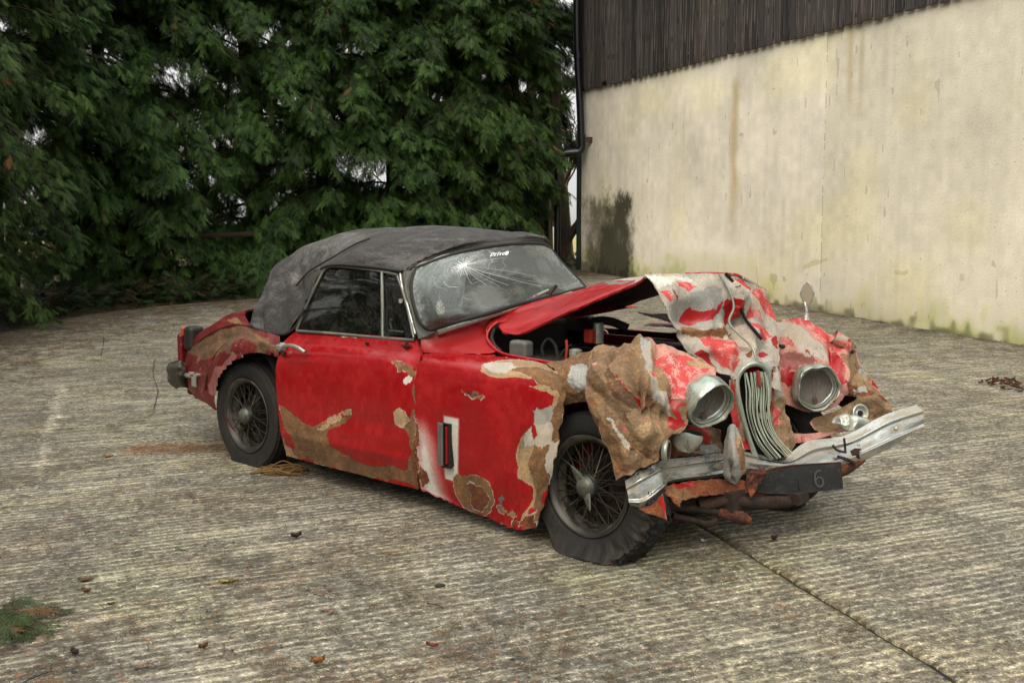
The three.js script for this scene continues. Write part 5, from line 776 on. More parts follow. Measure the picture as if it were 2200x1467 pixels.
// ---- wheels
function tyreGeo({ R, rim = 0.213, w = 0.16, flat = 0.04, cy, bulge = 0.03, seed = 1, tread = 1, burst }) {
  const NU = 260, NV = 56;                                               // around, across
  return surf(NU, NV, (u, v, o) => {
    const a = u * Math.PI * 2, t = v * 2 * Math.PI; // section loop: a rounded square
    const c = Math.cos(t), s = Math.sin(t), sq = (k) => Math.sign(k) * Math.pow(Math.abs(k), 0.62);
    let z = sq(s) * w * 0.5, r = rim + (R - rim) * (0.5 - 0.5 * sq(c) * 1.0);
    if (r > R - 0.012 && tread) { const zz = z / w * 6, n = Math.abs((a * 34 / Math.PI + Math.abs(zz % 1) * 0.9) % 1); r -= (n < 0.28 ? 0.006 : 0) + (Math.abs(((zz + 9) % 1) - 0.5) < 0.14 ? 0.006 : 0); }
    if (r < R - 0.03 && r > rim + 0.02) z *= 1 + 0.02 * Math.sin(r * 420) + (Math.abs(r - rim - 0.05) < 0.004 ? 0.05 : 0); let x = Math.cos(a) * r, y = Math.sin(a) * r; const floor = -cy + 0.004, low = smoothstep(-y, cy - 0.10, cy + 0.02), squash = low * flat / 0.04;
    z *= 1 + bulge / (w * 0.5) * squash * smoothstep(r, rim, R); if (y < floor) { y = floor + 0.15 * (y - floor) * 0.1; }
    if (squash > 0.1 && y < floor + 0.03) y = floor + (y - floor) * 0.35;
    if (burst) { const b = burst(a, z, r); x += b[0]; y += b[1]; z += b[2]; if (y < floor) y = floor; }
    o.set(x, y, z);
  });
}
const treadRubber = (() => { const t = texture(512, 128, (u, v, o) => { const a = vn(u * 60, v * 20, 60, 20, 1), b = vn(u * 14, v * 6, 14, 6, 2), q = 10 + a * 10 + b * 9; const c = vn(u * 200, v * 60, 200, 60, 5), du = smoothstep(b * 0.6 + c * 0.4, 0.5, 0.8); o[0] = lerp(q * 1.06, 74, du * 0.28); o[1] = lerp(q, 60, du * 0.28); o[2] = lerp(q * 0.9, 44, du * 0.28); }, true, true); return std(0xffffff, 0.8, 0, { map: t, bumpMap: t, bumpScale: 0.006 }); })();
const hubMetal = frameMetal.clone(); hubMetal.color.setScalar(0.5);
const spokeGeo = new THREE.CylinderGeometry(0.0026, 0.0026, 1, 5), spokeMat = std(0x2e2721, 0.6, 0.5), spokeBright = std(0x6a645a, 0.45, 0.7);
function wireWheel(x, y, z, side, { R = 0.335, tyre = {}, ears = true, tilt = 0, steer = 0, spokes = 72, turn = 0 }) {
  const g = group('wheel'); g.position.set(x, y, z); g.rotation.set(tilt, steer, 0); const S = side;
  part('tyre', tyreGeo({ R, cy: y, ...tyre }), treadRubber, g);
  const prof = [[0.200, -0.07], [0.222, -0.072], [0.224, -0.064], [0.206, -0.055], [0.196, -0.03], [0.186, 0], [0.196, 0.03], [0.207, 0.052], [0.214, 0.060], [0.224, 0.066], [0.227, 0.072], [0.222, 0.077], [0.213, 0.074], [0.204, 0.064], [0.194, 0.054], [0.188, 0.03], [0.178, 0]];
  const lathe = new THREE.LatheGeometry(prof.map(([r, h]) => new THREE.Vector2(r, h)), 72); lathe.rotateX(Math.PI / 2); if (S < 0) lathe.rotateY(Math.PI); part('rim', lathe, wheelGrey, g);
  part('hub', [cyl(0.052, 0.058, 0.03, 24, 0, 0, 0.055 * S, Math.PI / 2), cyl(0.045, 0.05, 0.12, 24, 0, 0, 0, Math.PI / 2), cyl(0.075, 0.075, 0.02, 24, 0, 0, -0.05 * S, Math.PI / 2)], darkIron, g);
  part('brake_drum', cyl(0.14, 0.15, 0.07, 28, 0, 0, -0.075 * S, Math.PI / 2), darkRust, g);
  const cap = new THREE.LatheGeometry([[0, 0.032], [0.016, 0.031], [0.03, 0.025], [0.038, 0.018], [0.043, 0.014], [0.047, 0.006], [0.053, 0.002], [0.053, -0.02]].map(([r, h]) => new THREE.Vector2(r, h)), 32); cap.rotateX(Math.PI / 2); const sp = group('spinner', g); sp.position.z = 0.082 * S; if (S < 0) sp.rotation.y = Math.PI; sp.rotation.z = turn;
  const capMat = hubMetal;
  const bits = [cap]; if (ears) for (const q of [0, Math.PI]) bits.push(surf(16, 16, (u, v, o) => { const r = 0.03 + 0.075 * v, wd = 0.020 * Math.pow(1 - v, 0.7) + 0.003, t = u * 6.283; o.set(Math.cos(t) * wd, r, 0.012 + 0.022 * v + Math.sin(t) * 0.008 * (1 - 0.6 * v)); o.applyAxisAngle(V(0, 0, 1), q); }, true));
  sp.removeFromParent(); const m = obj('spinner', bits, capMat, g); m.position.z = 0.082 * S; if (S < 0) m.rotation.y = Math.PI; m.rotation.z = turn;
  const up = V(0, 1, 0);
  for (let i = 0; i < spokes; i++) {
    const row = i % 3, a = (i / spokes) * Math.PI * 2, d = (i % 2 ? 1 : -1) * (row === 2 ? 0.16 : 0.42), inner = row === 2 ? 0.03 : 0.058, hz = row === 2 ? -0.05 : 0.062;
    const p = V(Math.cos(a + d) * 0.052, Math.sin(a + d) * 0.052, (row === 2 ? -0.045 : 0.058) * S), q = V(Math.cos(a) * 0.199, Math.sin(a) * 0.199, (row === 0 ? 0.045 : row === 1 ? -0.01 : 0.02) * S);
    const s = new THREE.Mesh(spokeGeo, i % 7 === 2 ? spokeBright : spokeMat); s.name = 'spoke'; s.castShadow = s.receiveShadow = true; s.position.copy(p).lerp(q, 0.5); s.scale.y = p.distanceTo(q); s.quaternion.setFromUnitVectors(up, q.clone().sub(p).normalize()); g.add(s);
  }
  return g;
}
wireWheel(0, 0.305, 0.625, 1, { R: 0.335, ears: false, tyre: { flat: 0.03, bulge: 0.02 } });
wireWheel(0, 0.305, -0.625, -1, { R: 0.335, ears: false, spokes: 12, tyre: { flat: 0.03 } });
wireWheel(2.585, 0.305, 0.625, 1, { R: 0.33, tilt: -0.03, turn: 0.55, tyre: { flat: 0.05, bulge: 0.06, burst: (a, z, r) => { const f = smoothstep(Math.cos(a - 5.55), 0.55, 0.9) * smoothstep(r, 0.23, 0.3), k = f * (0.008 + 0.012 * fbm(Math.cos(a) * 16, Math.sin(a) * 16, z * 30, 4) + 0.006 * ridge(Math.cos(a) * 2, Math.sin(a) * 2, z * 4, 3)); const s = smoothstep(Math.cos(a - 5.1), 0.5, 1) * smoothstep(r, 0.22, 0.31) * (z > 0 ? 1 : 0.3); return [Math.cos(a) * k * 0.8 + 0.03 * f, Math.sin(a) * k, f * 0.02 * fbm(a * 9, r * 40, z * 20, 3) + s * 0.02]; } } });
wireWheel(2.75, 0.305, -0.60, -1, { R: 0.33, spokes: 12, tyre: { flat: 0.05 } });

// ---- under the skin: bay walls, engine, chassis
{
  const bay = group('engine_bay'), inner = paint(256, 256, [1, 0.5], 'red', [], { seed: 40, chips: 0.4, grime: 1.6 }), dk = std(0x100d0b, 0.85);
  part('inner_wing', [box(0.95, 0.5, 0.02, 2.2, 0.55, 0.47), box(1.0, 0.5, 0.02, 2.25, 0.58, -0.47)], inner, bay);
  part('bulkhead', [box(0.02, 0.62, 0.8, 1.78, 0.48, 0), box(0.3, 0.02, 0.7, 1.9, 0.70, 0)], dk, bay);
  part('engine', [rbox(0.72, 0.36, 0.30, 0.03, 2.28, 0.55, 0), rbox(0.66, 0.07, 0.09, 0.03, 2.26, 0.79, 0.09), rbox(0.66, 0.07, 0.09, 0.03, 2.26, 0.79, -0.09), cyl(0.06, 0.06, 0.34, 14, 2.3, 0.78, -0.3, 0, 0, Math.PI / 2), rbox(0.30, 0.16, 0.20, 0.03, 2.05, 0.74, 0.30)], std(0x1c1a18, 0.55, 0.4), bay);
  part('radiator', [box(0.07, 0.4, 0.44, 2.78, 0.52, 0.06, 0, 0.2, -0.2), box(0.04, 0.06, 0.6, 2.8, 0.30, 0)], darkRust, bay);
  const wb = [1.999,.842,.47]; part('washer_bottle', rbox(0.11, 0.085, 0.07, 0.018, ...wb), wornGrey, bay);
  part('battery_tray', rbox(0.30, 0.03, 0.14, 0.008, ...[2.13,.793,.45]), std(0x2b2a28, 0.7, 0.4), bay);
  part('hose', [tube([[2.104,.79,.42], [2.089,.856,.42], [2.11,.894,.4], [2.151,.87,.4], [2.191,.797,.42]], 0.008, 30, 6), tube([[2.191,.804,.42], [2.203,.841,.4], [2.237,.875,.38]], 0.006, 20, 6), tube([[2.198,.948,.2], [2.202,.968,.15], [2.249,.967,.1], [2.325,.934,.05]], 0.022, 24, 8), tube([[2.568,.896,.2], [2.632,.888,.18], [2.67,.864,.16]], 0.015, 12, 7)], black, bay);
  part('red_lead', [tube([[2.261,.813,.45], [2.266,.861,.45], [2.263,.905,.45]], 0.007, 8, 6), rbox(0.05, 0.07, 0.05, 0.01, ...[2.207,.899,.2])], std(0x9a2a12, 0.6), bay);
  part('reservoir', [cyl(0.03, 0.03, 0.06, 14, ...[2.319,.833,.45]), cyl(0.02, 0.02, 0.03, 12, ...[2.319,.852,.45]), cyl(0.028, 0.028, 0.10, 12, ...[2.224,.913,.16])], dullChrome, bay);
  part('heat_shield', box(0.18, 0.12, 0.01, 2.62, 0.78, -0.40, 0.5, 0.3, 0), inner, bay);
  const ch = group('chassis');
  part('chassis_rail', [rbox(2.9, 0.12, 0.09, 0.01, 1.3, 0.19, 0.42), rbox(2.9, 0.12, 0.09, 0.01, 1.3, 0.19, -0.42), rbox(0.1, 0.12, 0.9, 0.01, 2.75, 0.22, 0)], darkRust, ch);
  part('axle', [cyl(0.05, 0.05, 1.2, 12, 0, 0.3, 0, Math.PI / 2), cyl(0.12, 0.12, 0.2, 14, 0, 0.3, 0, Math.PI / 2), cyl(0.04, 0.04, 1.2, 12, 2.62, 0.27, 0, Math.PI / 2)], darkRust, ch);
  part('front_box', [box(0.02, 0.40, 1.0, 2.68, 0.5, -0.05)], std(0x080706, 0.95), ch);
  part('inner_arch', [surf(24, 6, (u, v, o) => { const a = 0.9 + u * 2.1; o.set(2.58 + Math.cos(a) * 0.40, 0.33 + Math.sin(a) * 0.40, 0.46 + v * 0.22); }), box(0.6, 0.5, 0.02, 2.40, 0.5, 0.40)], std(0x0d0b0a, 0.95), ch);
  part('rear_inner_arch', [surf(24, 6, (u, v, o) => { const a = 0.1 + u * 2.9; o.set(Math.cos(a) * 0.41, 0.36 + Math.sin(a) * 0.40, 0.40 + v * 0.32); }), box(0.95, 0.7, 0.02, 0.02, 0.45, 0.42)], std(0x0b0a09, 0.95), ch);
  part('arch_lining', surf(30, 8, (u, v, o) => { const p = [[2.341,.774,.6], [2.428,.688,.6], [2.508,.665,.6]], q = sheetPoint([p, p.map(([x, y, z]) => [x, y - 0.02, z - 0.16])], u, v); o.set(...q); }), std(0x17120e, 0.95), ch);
}

// ---- headlight pods: dented chrome barrels with empty bowls and hanging wires
function headlight(center, normal, R, depth, seed, shape) {
  const h = group('headlight'), n = A(normal).normalize(), X = V(0, 1, 0).cross(n).normalize(), Y = n.clone().cross(X), C = A(center);
  const at = (a, r, d, o) => o.copy(C).addScaledVector(X, Math.cos(a) * r).addScaledVector(Y, Math.sin(a) * r).addScaledVector(n, d);
  const rim = (a) => 1 + shape(a);
  part('bezel', surf(96, 10, (u, v, o) => { const a = u * 6.2832, k = rim(a), prof = [[0.93, -depth], [1.02, -depth * 0.8], [1.05, -depth * 0.45], [1.04, -0.02], [1.01, 0.0], [0.965, 0.004], [0.93, -0.003], [0.905, -0.014], [0.90, -0.03], [0.88, -0.034], [0.86, -0.04]][Math.round(v * 10)]; const q = lerp(1, k, v < 0.2 ? 0.5 : 1); at(a, R * prof[0] * q, prof[1] + 0.010 * perlin.noise(Math.cos(a) * 3 + seed, Math.sin(a) * 3, v * 3), o); }), greenChrome, h);
  part('inner_ring', surf(96, 6, (u, v, o) => { const a = u * 6.2832, k = 1 + shape(a) * 0.7, prof = [[0.885, -0.020], [0.86, -0.012], [0.84, -0.016], [0.835, -0.03], [0.80, -0.034], [0.79, -0.026], [0.775, -0.036]][Math.round(v * 6)]; at(a, R * prof[0] * k, prof[1], o); }), dullChrome, h);
  const bowlMat = bowlGrey;
  part('bowl', surf(64, 14, (u, v, o) => { const a = u * 6.2832, r = 0.80 * (1 - v), k = 1 + shape(a) * 0.7 * (1 - v); at(a, R * r * k, -0.030 - 0.07 * Math.sqrt(1 - (1 - v) * (1 - v)), o); }), bowlMat, h);
  const p = (x, y, d) => C.clone().addScaledVector(X, x * R).addScaledVector(Y, y * R).addScaledVector(n, d);
  part('wire', [tube([p(-0.15, 0.5, -0.07), p(-0.05, 0.2, -0.035), p(-0.12, -0.15, -0.03), p(-0.02, -0.5, -0.03)], 0.0024, 20, 5), tube([p(0.08, 0.45, -0.07), p(0.14, 0.15, -0.03), p(0.02, -0.2, -0.028), p(0.0, -0.5, -0.03)], 0.0024, 20, 5)], std(0x5a5048, 0.7), h);
  part('connector', place(rbox(R * 0.2, R * 0.24, 0.016, 0.003), ...p(0, -0.58, -0.03).toArray(), 0.2, 0.8, 0.2), std(0x4a3a28, 0.7), h);
  return h;
}
headlight([3.084,.689,.49], [.875,-.42,.219], 0.112, 0.085, 1, (a) => 0.05 * Math.cos(3 * a + 1) + 0.05 * Math.cos(2 * a + 0.6) - 0.08 * Math.exp(-(((a - 2.2) / 0.25) ** 2)) - 0.05 * Math.exp(-(((a - 4.0) / 0.3) ** 2)));
headlight([3.085,.659,-.455], [.817,-.054,.571], 0.112, 0.08, 2, (a) => 0.03 * Math.cos(5 * a + 0.5) + 0.03 * Math.cos(3 * a) - 0.10 * Math.exp(-(((a - 1.7) / 0.22) ** 2)) + 0.012 * Math.cos(9 * a + Math.sin(a) * 3));

// ---- grille: a chrome hoop with the bent bundle of slats
{
  const gr = group('grille');
  part('hoop', tube([[3.023,.387,.03], [3.002,.457,.05], [2.983,.537,.07], [2.966,.633,.09], [2.956,.705,.1], [2.952,.748,.095], [2.961,.785,.08], [2.976,.809,.05], [2.996,.816,.02], [3.011,.805,-.02], [3.024,.771,-.05], [3.025,.706,-.06], [3.023,.62,-.06]].map(([x, y, z]) => [x + 0.01, y, z]), 0.013, 90, 8), greenChrome, gr);
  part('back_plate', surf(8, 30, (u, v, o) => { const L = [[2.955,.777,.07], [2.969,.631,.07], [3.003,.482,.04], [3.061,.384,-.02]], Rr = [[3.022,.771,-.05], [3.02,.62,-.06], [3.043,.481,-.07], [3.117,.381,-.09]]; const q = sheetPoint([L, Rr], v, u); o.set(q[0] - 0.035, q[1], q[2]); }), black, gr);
  const slatM = [tarnish([196, 206, 190], 0.45, 0.8, 81, 0.1, 0.3), tarnish([182, 190, 172], 0.5, 0.85, 83, 0.1, 0.45), tarnish([206, 216, 204], 0.4, 0.75, 85, 0.15, 0.25)];
  const N = 13; reseed(91);
  for (let i = 0; i < N; i++) {
    const t = i / (N - 1), j = () => rr(-0.004, 0.004), P = (L, Rr) => [lerp(L[0], Rr[0], t) + j() + 0.01, lerp(L[1], Rr[1], t), lerp(L[2], Rr[2], t) + j()];
    const pts = [P([2.961,.777,.06], [3.017,.777,-.05]), P([2.973,.693,.06], [3.026,.685,-.06]), P([2.982,.609,.055], [3.026,.6,-.055]), P([2.992,.534,.045], [3.04,.519,-.06]), P([3.016,.455,.02], [3.078,.464,-.075]), P([3.048,.378,-.035], [3.137,.408,-.09])];
    const crv = new THREE.CatmullRomCurve3(pts.map(A)), w = 0.0031, dp = 0.015, off = (i % 2) * 0.003 + 0.005 * rnd();
    const g = surf(8, 50, (u, v, o) => { const p = crv.getPoint(v), a = u * 6.2832, tw = 0.15 * Math.sin(v * 5 + i * 1.7) + 0.92; const x = Math.cos(a) * dp, z = Math.sin(a) * w; o.set(p.x + off + x * Math.cos(tw) - z * Math.sin(tw), p.y, p.z + x * Math.sin(tw) + z * Math.cos(tw)); });
    obj('grille_slat', g, slatM[i % 3], gr);
  }
  part('badge_bar', [rbox(0.02, 0.075, 0.016, 0.006, ...[2.992,.749,.01].map((c, i) => c + [0.03, 0, 0][i]), 0, 0, 0.2)], std(0x7a2a1e, 0.5), gr);
}
// ---- front bumper: a ribbed bar, driver's end torn and bent back, the other end springing outwards
const BUMP = [[[2.835,.379,.76],[2.883,.43,.72],[2.909,.452,.63],[2.909,.441,.54],[2.934,.434,.4],[2.964,.437,.26],[3.004,.449,.13],[3.048,.405,0],[3.11,.384,-.12],[3.145,.44,-.28],[3.243,.454,-.45],[3.356,.541,-.62],[3.451,.584,-.775]],
  [[2.841,.352,.758],[2.893,.391,.72],[2.921,.42,.627],[2.908,.415,.538],[2.934,.409,.398],[2.971,.408,.258],[3.015,.421,.128],[3.054,.382,-.003],[3.117,.361,-.122],[3.161,.398,-.282],[3.257,.42,-.453],[3.37,.504,-.623],[3.466,.549,-.778]],
  [[2.85,.326,.76],[2.903,.351,.72],[2.933,.391,.63],[2.91,.387,.54],[2.935,.383,.4],[2.977,.38,.26],[3.029,.393,.13],[3.064,.36,0],[3.125,.338,-.12],[3.182,.36,-.28],[3.273,.39,-.45],[3.388,.471,-.62],[3.48,.515,-.775]],
  [[2.854,.299,.758],[2.909,.309,.72],[2.941,.36,.627],[2.906,.36,.538],[2.935,.356,.398],[2.977,.351,.258],[3.033,.362,.128],[3.067,.33,-.003],[3.132,.309,-.122],[3.201,.322,-.282],[3.288,.363,-.453],[3.406,.44,-.623],[3.474,.48,-.778]],
  [[2.859,.274,.755],[2.914,.271,.72],[2.947,.331,.625],[2.903,.331,.535],[2.933,.329,.395],[2.976,.323,.255],[3.039,.331,.125],[3.072,.3,-.005],[3.136,.281,-.125],[3.217,.287,-.285],[3.307,.336,-.455],[3.422,.41,-.625],[3.463,.449,-.78]]];
{
  const facet = (v) => { const P = [[0, -0.030], [0.24, 0.004], [0.30, -0.010], [0.70, -0.010], [0.76, 0.004], [1, -0.030]]; return polyline(v, P); };
  const bm = tarnish([172, 175, 172], 0.24, 0.7, 63, 0.85, 0.68); for (const k of ['map', 'roughnessMap', 'metalnessMap', 'bumpMap']) { bm[k].repeat.set(4, 1); }
  const b = panel('front_bumper', BUMP, [bm, underside], car, { nu: 200, nv: 40, flip: true, thick: 0.008, bend: (u, v, p) => 0 + 0.0015 * fbm(p.x * 7, p.y * 7, p.z * 7, 3) + dent(u, v, [[0.33, 0.4, 0.05, 0.3, -0.012], [0.6, 0.4, 0.06, 0.4, 0.008], [0.75, 0.6, 0.04, 0.15, -0.006]]) + facet(v) });
  part('bolt', [place(new THREE.SphereGeometry(0.011, 10, 8), ...[3.403,.481,-.615]), place(new THREE.SphereGeometry(0.008, 8, 6), ...[3.301,.417,-.44])], chrome, b);
  part('bracket', [tube([[3.227,.446,-.4], [3.233,.407,-.4], [3.241,.379,-.39]], 0.006, 6, 5), tube([[3.195,.416,-.35], [3.211,.395,-.36], [3.244,.387,-.37]], 0.006, 8, 5), tube([[3.217,.363,-.36], [3.252,.346,-.4], [3.268,.328,-.43]], 0.008, 8, 5)].map((g) => place(g, 0.02, 0, 0)), darkRust, b);
  part('bumper_iron', tube([[2.7, 0.36, -0.38], [3.0, 0.36, -0.42], [3.299,.368,-.47]], 0.025, 10, 6), darkRust, b);
}
const OVERR = [[[2.956,.557,.24],[2.969,.573,.235],[2.981,.567,.215],[2.985,.543,.19]],
  [[2.959,.5,.27],[2.986,.514,.275],[3.008,.503,.25],[3.009,.486,.2]],
  [[2.966,.43,.285],[3.003,.438,.3],[3.034,.429,.275],[3.025,.405,.2]],
  [[2.959,.361,.275],[2.996,.363,.29],[3.022,.362,.26],[3.024,.367,.2]],
  [[2.955,.317,.24],[2.981,.313,.24],[2.993,.308,.225],[2.997,.325,.2]]];
panel('overrider', OVERR.map((r) => r.map(([x, y, z]) => [x + 0.05, y, z])), [(() => { const m = paint(256, 256, netSize(OVERR), 'grey', [['sand', [0.62, 0.1, 0.98, 0.1, 1, 0.7, 0.8, 0.85, 0.7, 0.5], 0.4], ['brown', [0.75, 0.3, 0.9, 0.2, 0.95, 0.6, 0.8, 0.7], 0.5], ['steel', [0.2, 0.5, 0.5, 0.55, 0.4, 0.8, 0.2, 0.75], 0.5]], { seed: 64, chips: 0, grime: 0.8, rim: false }); m.roughness = 0.8; return m; })(), underside], car, { nu: 40, nv: 60, flip: true, thick: 0.005, bend: (u, v, p) => dent(u, v, [[0.35, 0.72, 0.16, 0.10, -0.03], [0.5, 0.45, 0.1, 0.2, 0.012], [0.45, 0.9, 0.1, 0.06, -0.02], [0.75, 0.3, 0.08, 0.3, -0.014]]) + 0.006 * fbm(p.x * 16, p.y * 16, p.z * 16, 3) });

// ---- number plate: a curled black sheet with ghost digits
const PLATE = [[[3.053,.335,.1],[3.072,.351,.04],[3.116,.356,-.07],[3.186,.357,-.18],[3.255,.356,-.29]],
  [[3.047,.306,.1],[3.073,.309,.04],[3.125,.31,-.07],[3.194,.317,-.18],[3.261,.315,-.29]],
  [[3.04,.278,.1],[3.074,.268,.04],[3.131,.264,-.07],[3.203,.271,-.18],[3.267,.273,-.29]],
  [[3.034,.253,.1],[3.075,.241,.04],[3.137,.228,-.07],[3.209,.231,-.18],[3.271,.232,-.29]]];
{
  const plateM = (() => { const W = 512, H = 256, d = new Uint8Array(W * H * 4), e = new Uint8Array(W * H * 4); for (let y = 0; y < H; y++) for (let x = 0; x < W; x++) { const u = x / W, v = y / H, a = vn(u * 8, v * 4, 8, 4, 1), b = vn(u * 40, v * 20, 40, 20, 2), c = vn(u * 160, v * 80, 160, 80, 3), sc = vn(u * 4, v * 60, 4, 60, 4), i = (y * W + x) * 4; let q = 9 + 9 * a + 8 * b + smoothstep(a * 0.5 + b * 0.5, 0.5, 0.75) * 14 + (sc > 0.9 ? 16 : 0); if (c > 0.955 && b > 0.5) q = 130; d[i] = c8(q); d[i + 1] = c8(q * 0.99); d[i + 2] = c8(q * 0.98); d[i + 3] = 255; e[i] = 0; e[i + 1] = c8(120 + 90 * b); e[i + 2] = 0; e[i + 3] = 255; } return std(0xffffff, 1, 0, { map: dataTex(d, W, H, true), roughnessMap: dataTex(e, W, H, false) }); })();
  const net = PLATE.map((r) => r.map(([x, y, z]) => [x + 0.03, y, z])), pl = panel('number_plate', net, [plateM, plateM], car, { nu: 60, nv: 20, flip: true, thick: 0.003, ragged: 0.003, bend: (u, v, p) => 0.004 * fbm(p.x * 6, p.y * 6, p.z * 6, 2) });
  const font = await new FontLoader().loadAsync('fonts/droid/droid_sans_regular.typeface.json');
  for (const [ch, u] of [['6', 0.735], ['1', 0.56]]) { const q = A(sheetPoint(net, u, 0.62)), r = A(sheetPoint(net, u + 0.05, 0.62)), t = A(sheetPoint(net, u, 0.2)).sub(q).normalize(), ex = r.sub(q).normalize(), n = ex.clone().cross(t).normalize(), g = new TextGeometry(ch, { font, size: ch === '6' ? 0.078 : 0.06, depth: 0.002, curveSegments: 6 }); g.applyMatrix4(new THREE.Matrix4().makeBasis(ex, t, n).setPosition(q.addScaledVector(n, 0.002).addScaledVector(t, -0.026).addScaledVector(ex, -0.02))); part('digit', g, std(ch === '6' ? 0x3c3a37 : 0x1c1b1a, 0.8), pl); }
  part('plate_edge', tube([0, 0.25, 0.5, 0.75, 1].map((u) => sheetPoint(net, u, 0)), 0.003, 30, 5), rustMat, pl);
}
// ---- small lamps around the nose
{
  const lamp = group('side_lamp'), C = A([2.97,.515,.66]), n = A([.926,-.011,-.364]).normalize(), q = new THREE.Quaternion().setFromUnitVectors(V(0, 1, 0), n), mk = (g) => g.applyQuaternion(q).translate(C.x, C.y, C.z);
  part('rim', mk(new THREE.LatheGeometry([[0.036, -0.014], [0.044, -0.012], [0.046, 0.004], [0.043, 0.010], [0.037, 0.010]].map(([r, h]) => new THREE.Vector2(r, h)), 28)), greenChrome, lamp); part('lens', mk(cyl(0.038, 0.038, 0.01, 24)), std(0x4a1610, 0.4), lamp); part('stem', mk(cyl(0.02, 0.03, 0.05, 12, 0, -0.03, 0)), darkRust, lamp);
  const fog = group('fog_lamp'), F = A([2.969,.534,.5]), fx = A([.741,-.02,-.671]), fy = A([-.104,.983,-.188]), fz = A([.661,.209,.727]);
  part('shell', surf(40, 14, (u, v, o) => { const a = u * 6.2832, k = Math.sin(v * Math.PI / 2), w = 0.062 * k, d = 0.05 * (1 - Math.cos(v * Math.PI / 2)); o.copy(F).addScaledVector(fx, Math.cos(a) * w * 1.05).addScaledVector(fy, -0.045 + d * 1.1 + Math.sin(a) * w * 0.30 + 0.006 * Math.cos(3 * a)).addScaledVector(fz, Math.sin(a) * w * 0.7); }), dullChrome, fog);
  part('peak', surf(24, 6, (u, v, o) => { const a = Math.PI + u * Math.PI; o.copy(F).addScaledVector(fx, Math.cos(a) * 0.068 * (1 - 0.4 * v)).addScaledVector(fy, 0.014 + 0.030 * v).addScaledVector(fz, 0.03 + Math.sin(a) * 0.06 * (1 - v)); }), frameMetal, fog);
  part('wire', tube([[3.007,.55,.56], [3.019,.524,.57], [3.04,.502,.56], [3.063,.51,.54], [3.074,.521,.5]], 0.0022, 24, 5), std(0x4a4038, 0.7), fog);
  const far = group('side_lamp'), G = A([3.211,.528,-.64]), gn = A([.82,.205,.53]).normalize(), gq = new THREE.Quaternion().setFromUnitVectors(V(0, 1, 0), gn), mg = (g) => g.applyQuaternion(gq).translate(G.x, G.y, G.z);
  part('rim', mg(new THREE.LatheGeometry([[0.036, -0.02], [0.044, -0.01], [0.046, 0.008], [0.040, 0.014], [0.034, 0.010], [0.028, 0.0], [0.016, -0.004], [0.014, 0.004]].map(([r, h]) => new THREE.Vector2(r, h)), 28)), dullChrome, far); part('socket', mg(cyl(0.014, 0.014, 0.02, 14, 0, -0.002, 0)), black, far);
  const cb = group('crushed_lamp'), K = [[[3.083,.492,-.5],[3.12,.519,-.54],[3.161,.518,-.58],[3.21,.496,-.62]],
  [[3.098,.484,-.49],[3.142,.508,-.52],[3.183,.501,-.56],[3.231,.485,-.6]],
  [[3.139,.472,-.48],[3.177,.465,-.5],[3.207,.471,-.55],[3.247,.483,-.6]]];
  panel('shell', K.map((r) => r.map(([x, y, z]) => [x + 0.05, y, z])), dullChrome, cb, { nu: 40, nv: 24, flip: true, bend: (u, v, p) => 0.022 * Math.sin(v * Math.PI) + 0.012 * ridge(p.x, p.y, p.z, 22) });
  const mir = group('wing_mirror'), W0 = A([2.908,.975,-.655]), mx = A([.935,.042,-.34]), my = V(0, 1, 0), mz = A([.417,.054,.904]), top = A([2.907,1.092,-.66]);
  const shape = (k) => { const s = new THREE.Shape(), P = [[0, 0.062], [0.034, 0.004], [0.004, -0.062], [-0.034, 0.0]].map(([x, y]) => [x * k, y * k]); s.moveTo(...P[0]); for (let i = 0; i < 4; i++) { const a = P[i], b = P[(i + 1) % 4], m = [(a[0] + b[0]) / 2 * 1.32, (a[1] + b[1]) / 2 * 1.32]; s.quadraticCurveTo(...m, ...b); } return s; }, mb = new THREE.Matrix4().makeBasis(mx, my, mz).setPosition(top);
  part('shell', new THREE.ExtrudeGeometry(shape(1), { depth: 0.012, bevelEnabled: true, bevelSize: 0.004, bevelThickness: 0.006, bevelSegments: 3 }).translate(0, 0, -0.014).applyMatrix4(mb), chrome, mir); part('glass', new THREE.ExtrudeGeometry(shape(0.88), { depth: 0.002, bevelEnabled: false }).translate(0, 0, 0.006).applyMatrix4(mb), std(0x8f8674, 0.35), mir);
  part('stem', [tube([W0, [2.907,1.008,-.655], [2.901,1.038,-.655], [2.895,1.061,-.66]], 0.009, 12, 8), cyl(0.010, 0.017, 0.03, 14, W0.x, W0.y + 0.005, W0.z)], chrome, mir);
}
{ // crumpled apron sheet behind the fog lamp, between wing and bumper
  const APRON = [[[2.865,.566,.6],[2.893,.549,.52],[2.934,.573,.44],[2.999,.58,.36],[3.043,.541,.26]],
  [[2.864,.499,.58],[2.892,.495,.5],[2.934,.499,.42],[3,.496,.34],[3.05,.489,.25]],
  [[2.877,.425,.58],[2.905,.432,.5],[2.947,.439,.42],[3.013,.446,.34],[3.068,.449,.24]]];
  panel('apron', APRON.map((r) => r.map(([x, y, z]) => [x - 0.05, y, z])), [paint(256, 128, netSize(APRON), 'umber', [['redB', [0.55, 0.1, 0.8, 0.05, 0.85, 0.4, 0.6, 0.5], 0.4], ['rust', [0.1, 0.3, 0.4, 0.2, 0.5, 0.9, 0.1, 1], 0.4], ['steel', [0.7, 0.6, 0.9, 0.55, 0.95, 0.9, 0.7, 1], 0.4]], { seed: 75, grime: 1, rim: false }), underside], car, { nu: 50, nv: 24, flip: true, ragged: 0.01, bend: (u, v, p) => 0.03 * fbm(p.x * 9, p.y * 9, p.z * 9, 3) - 0.01 });
}
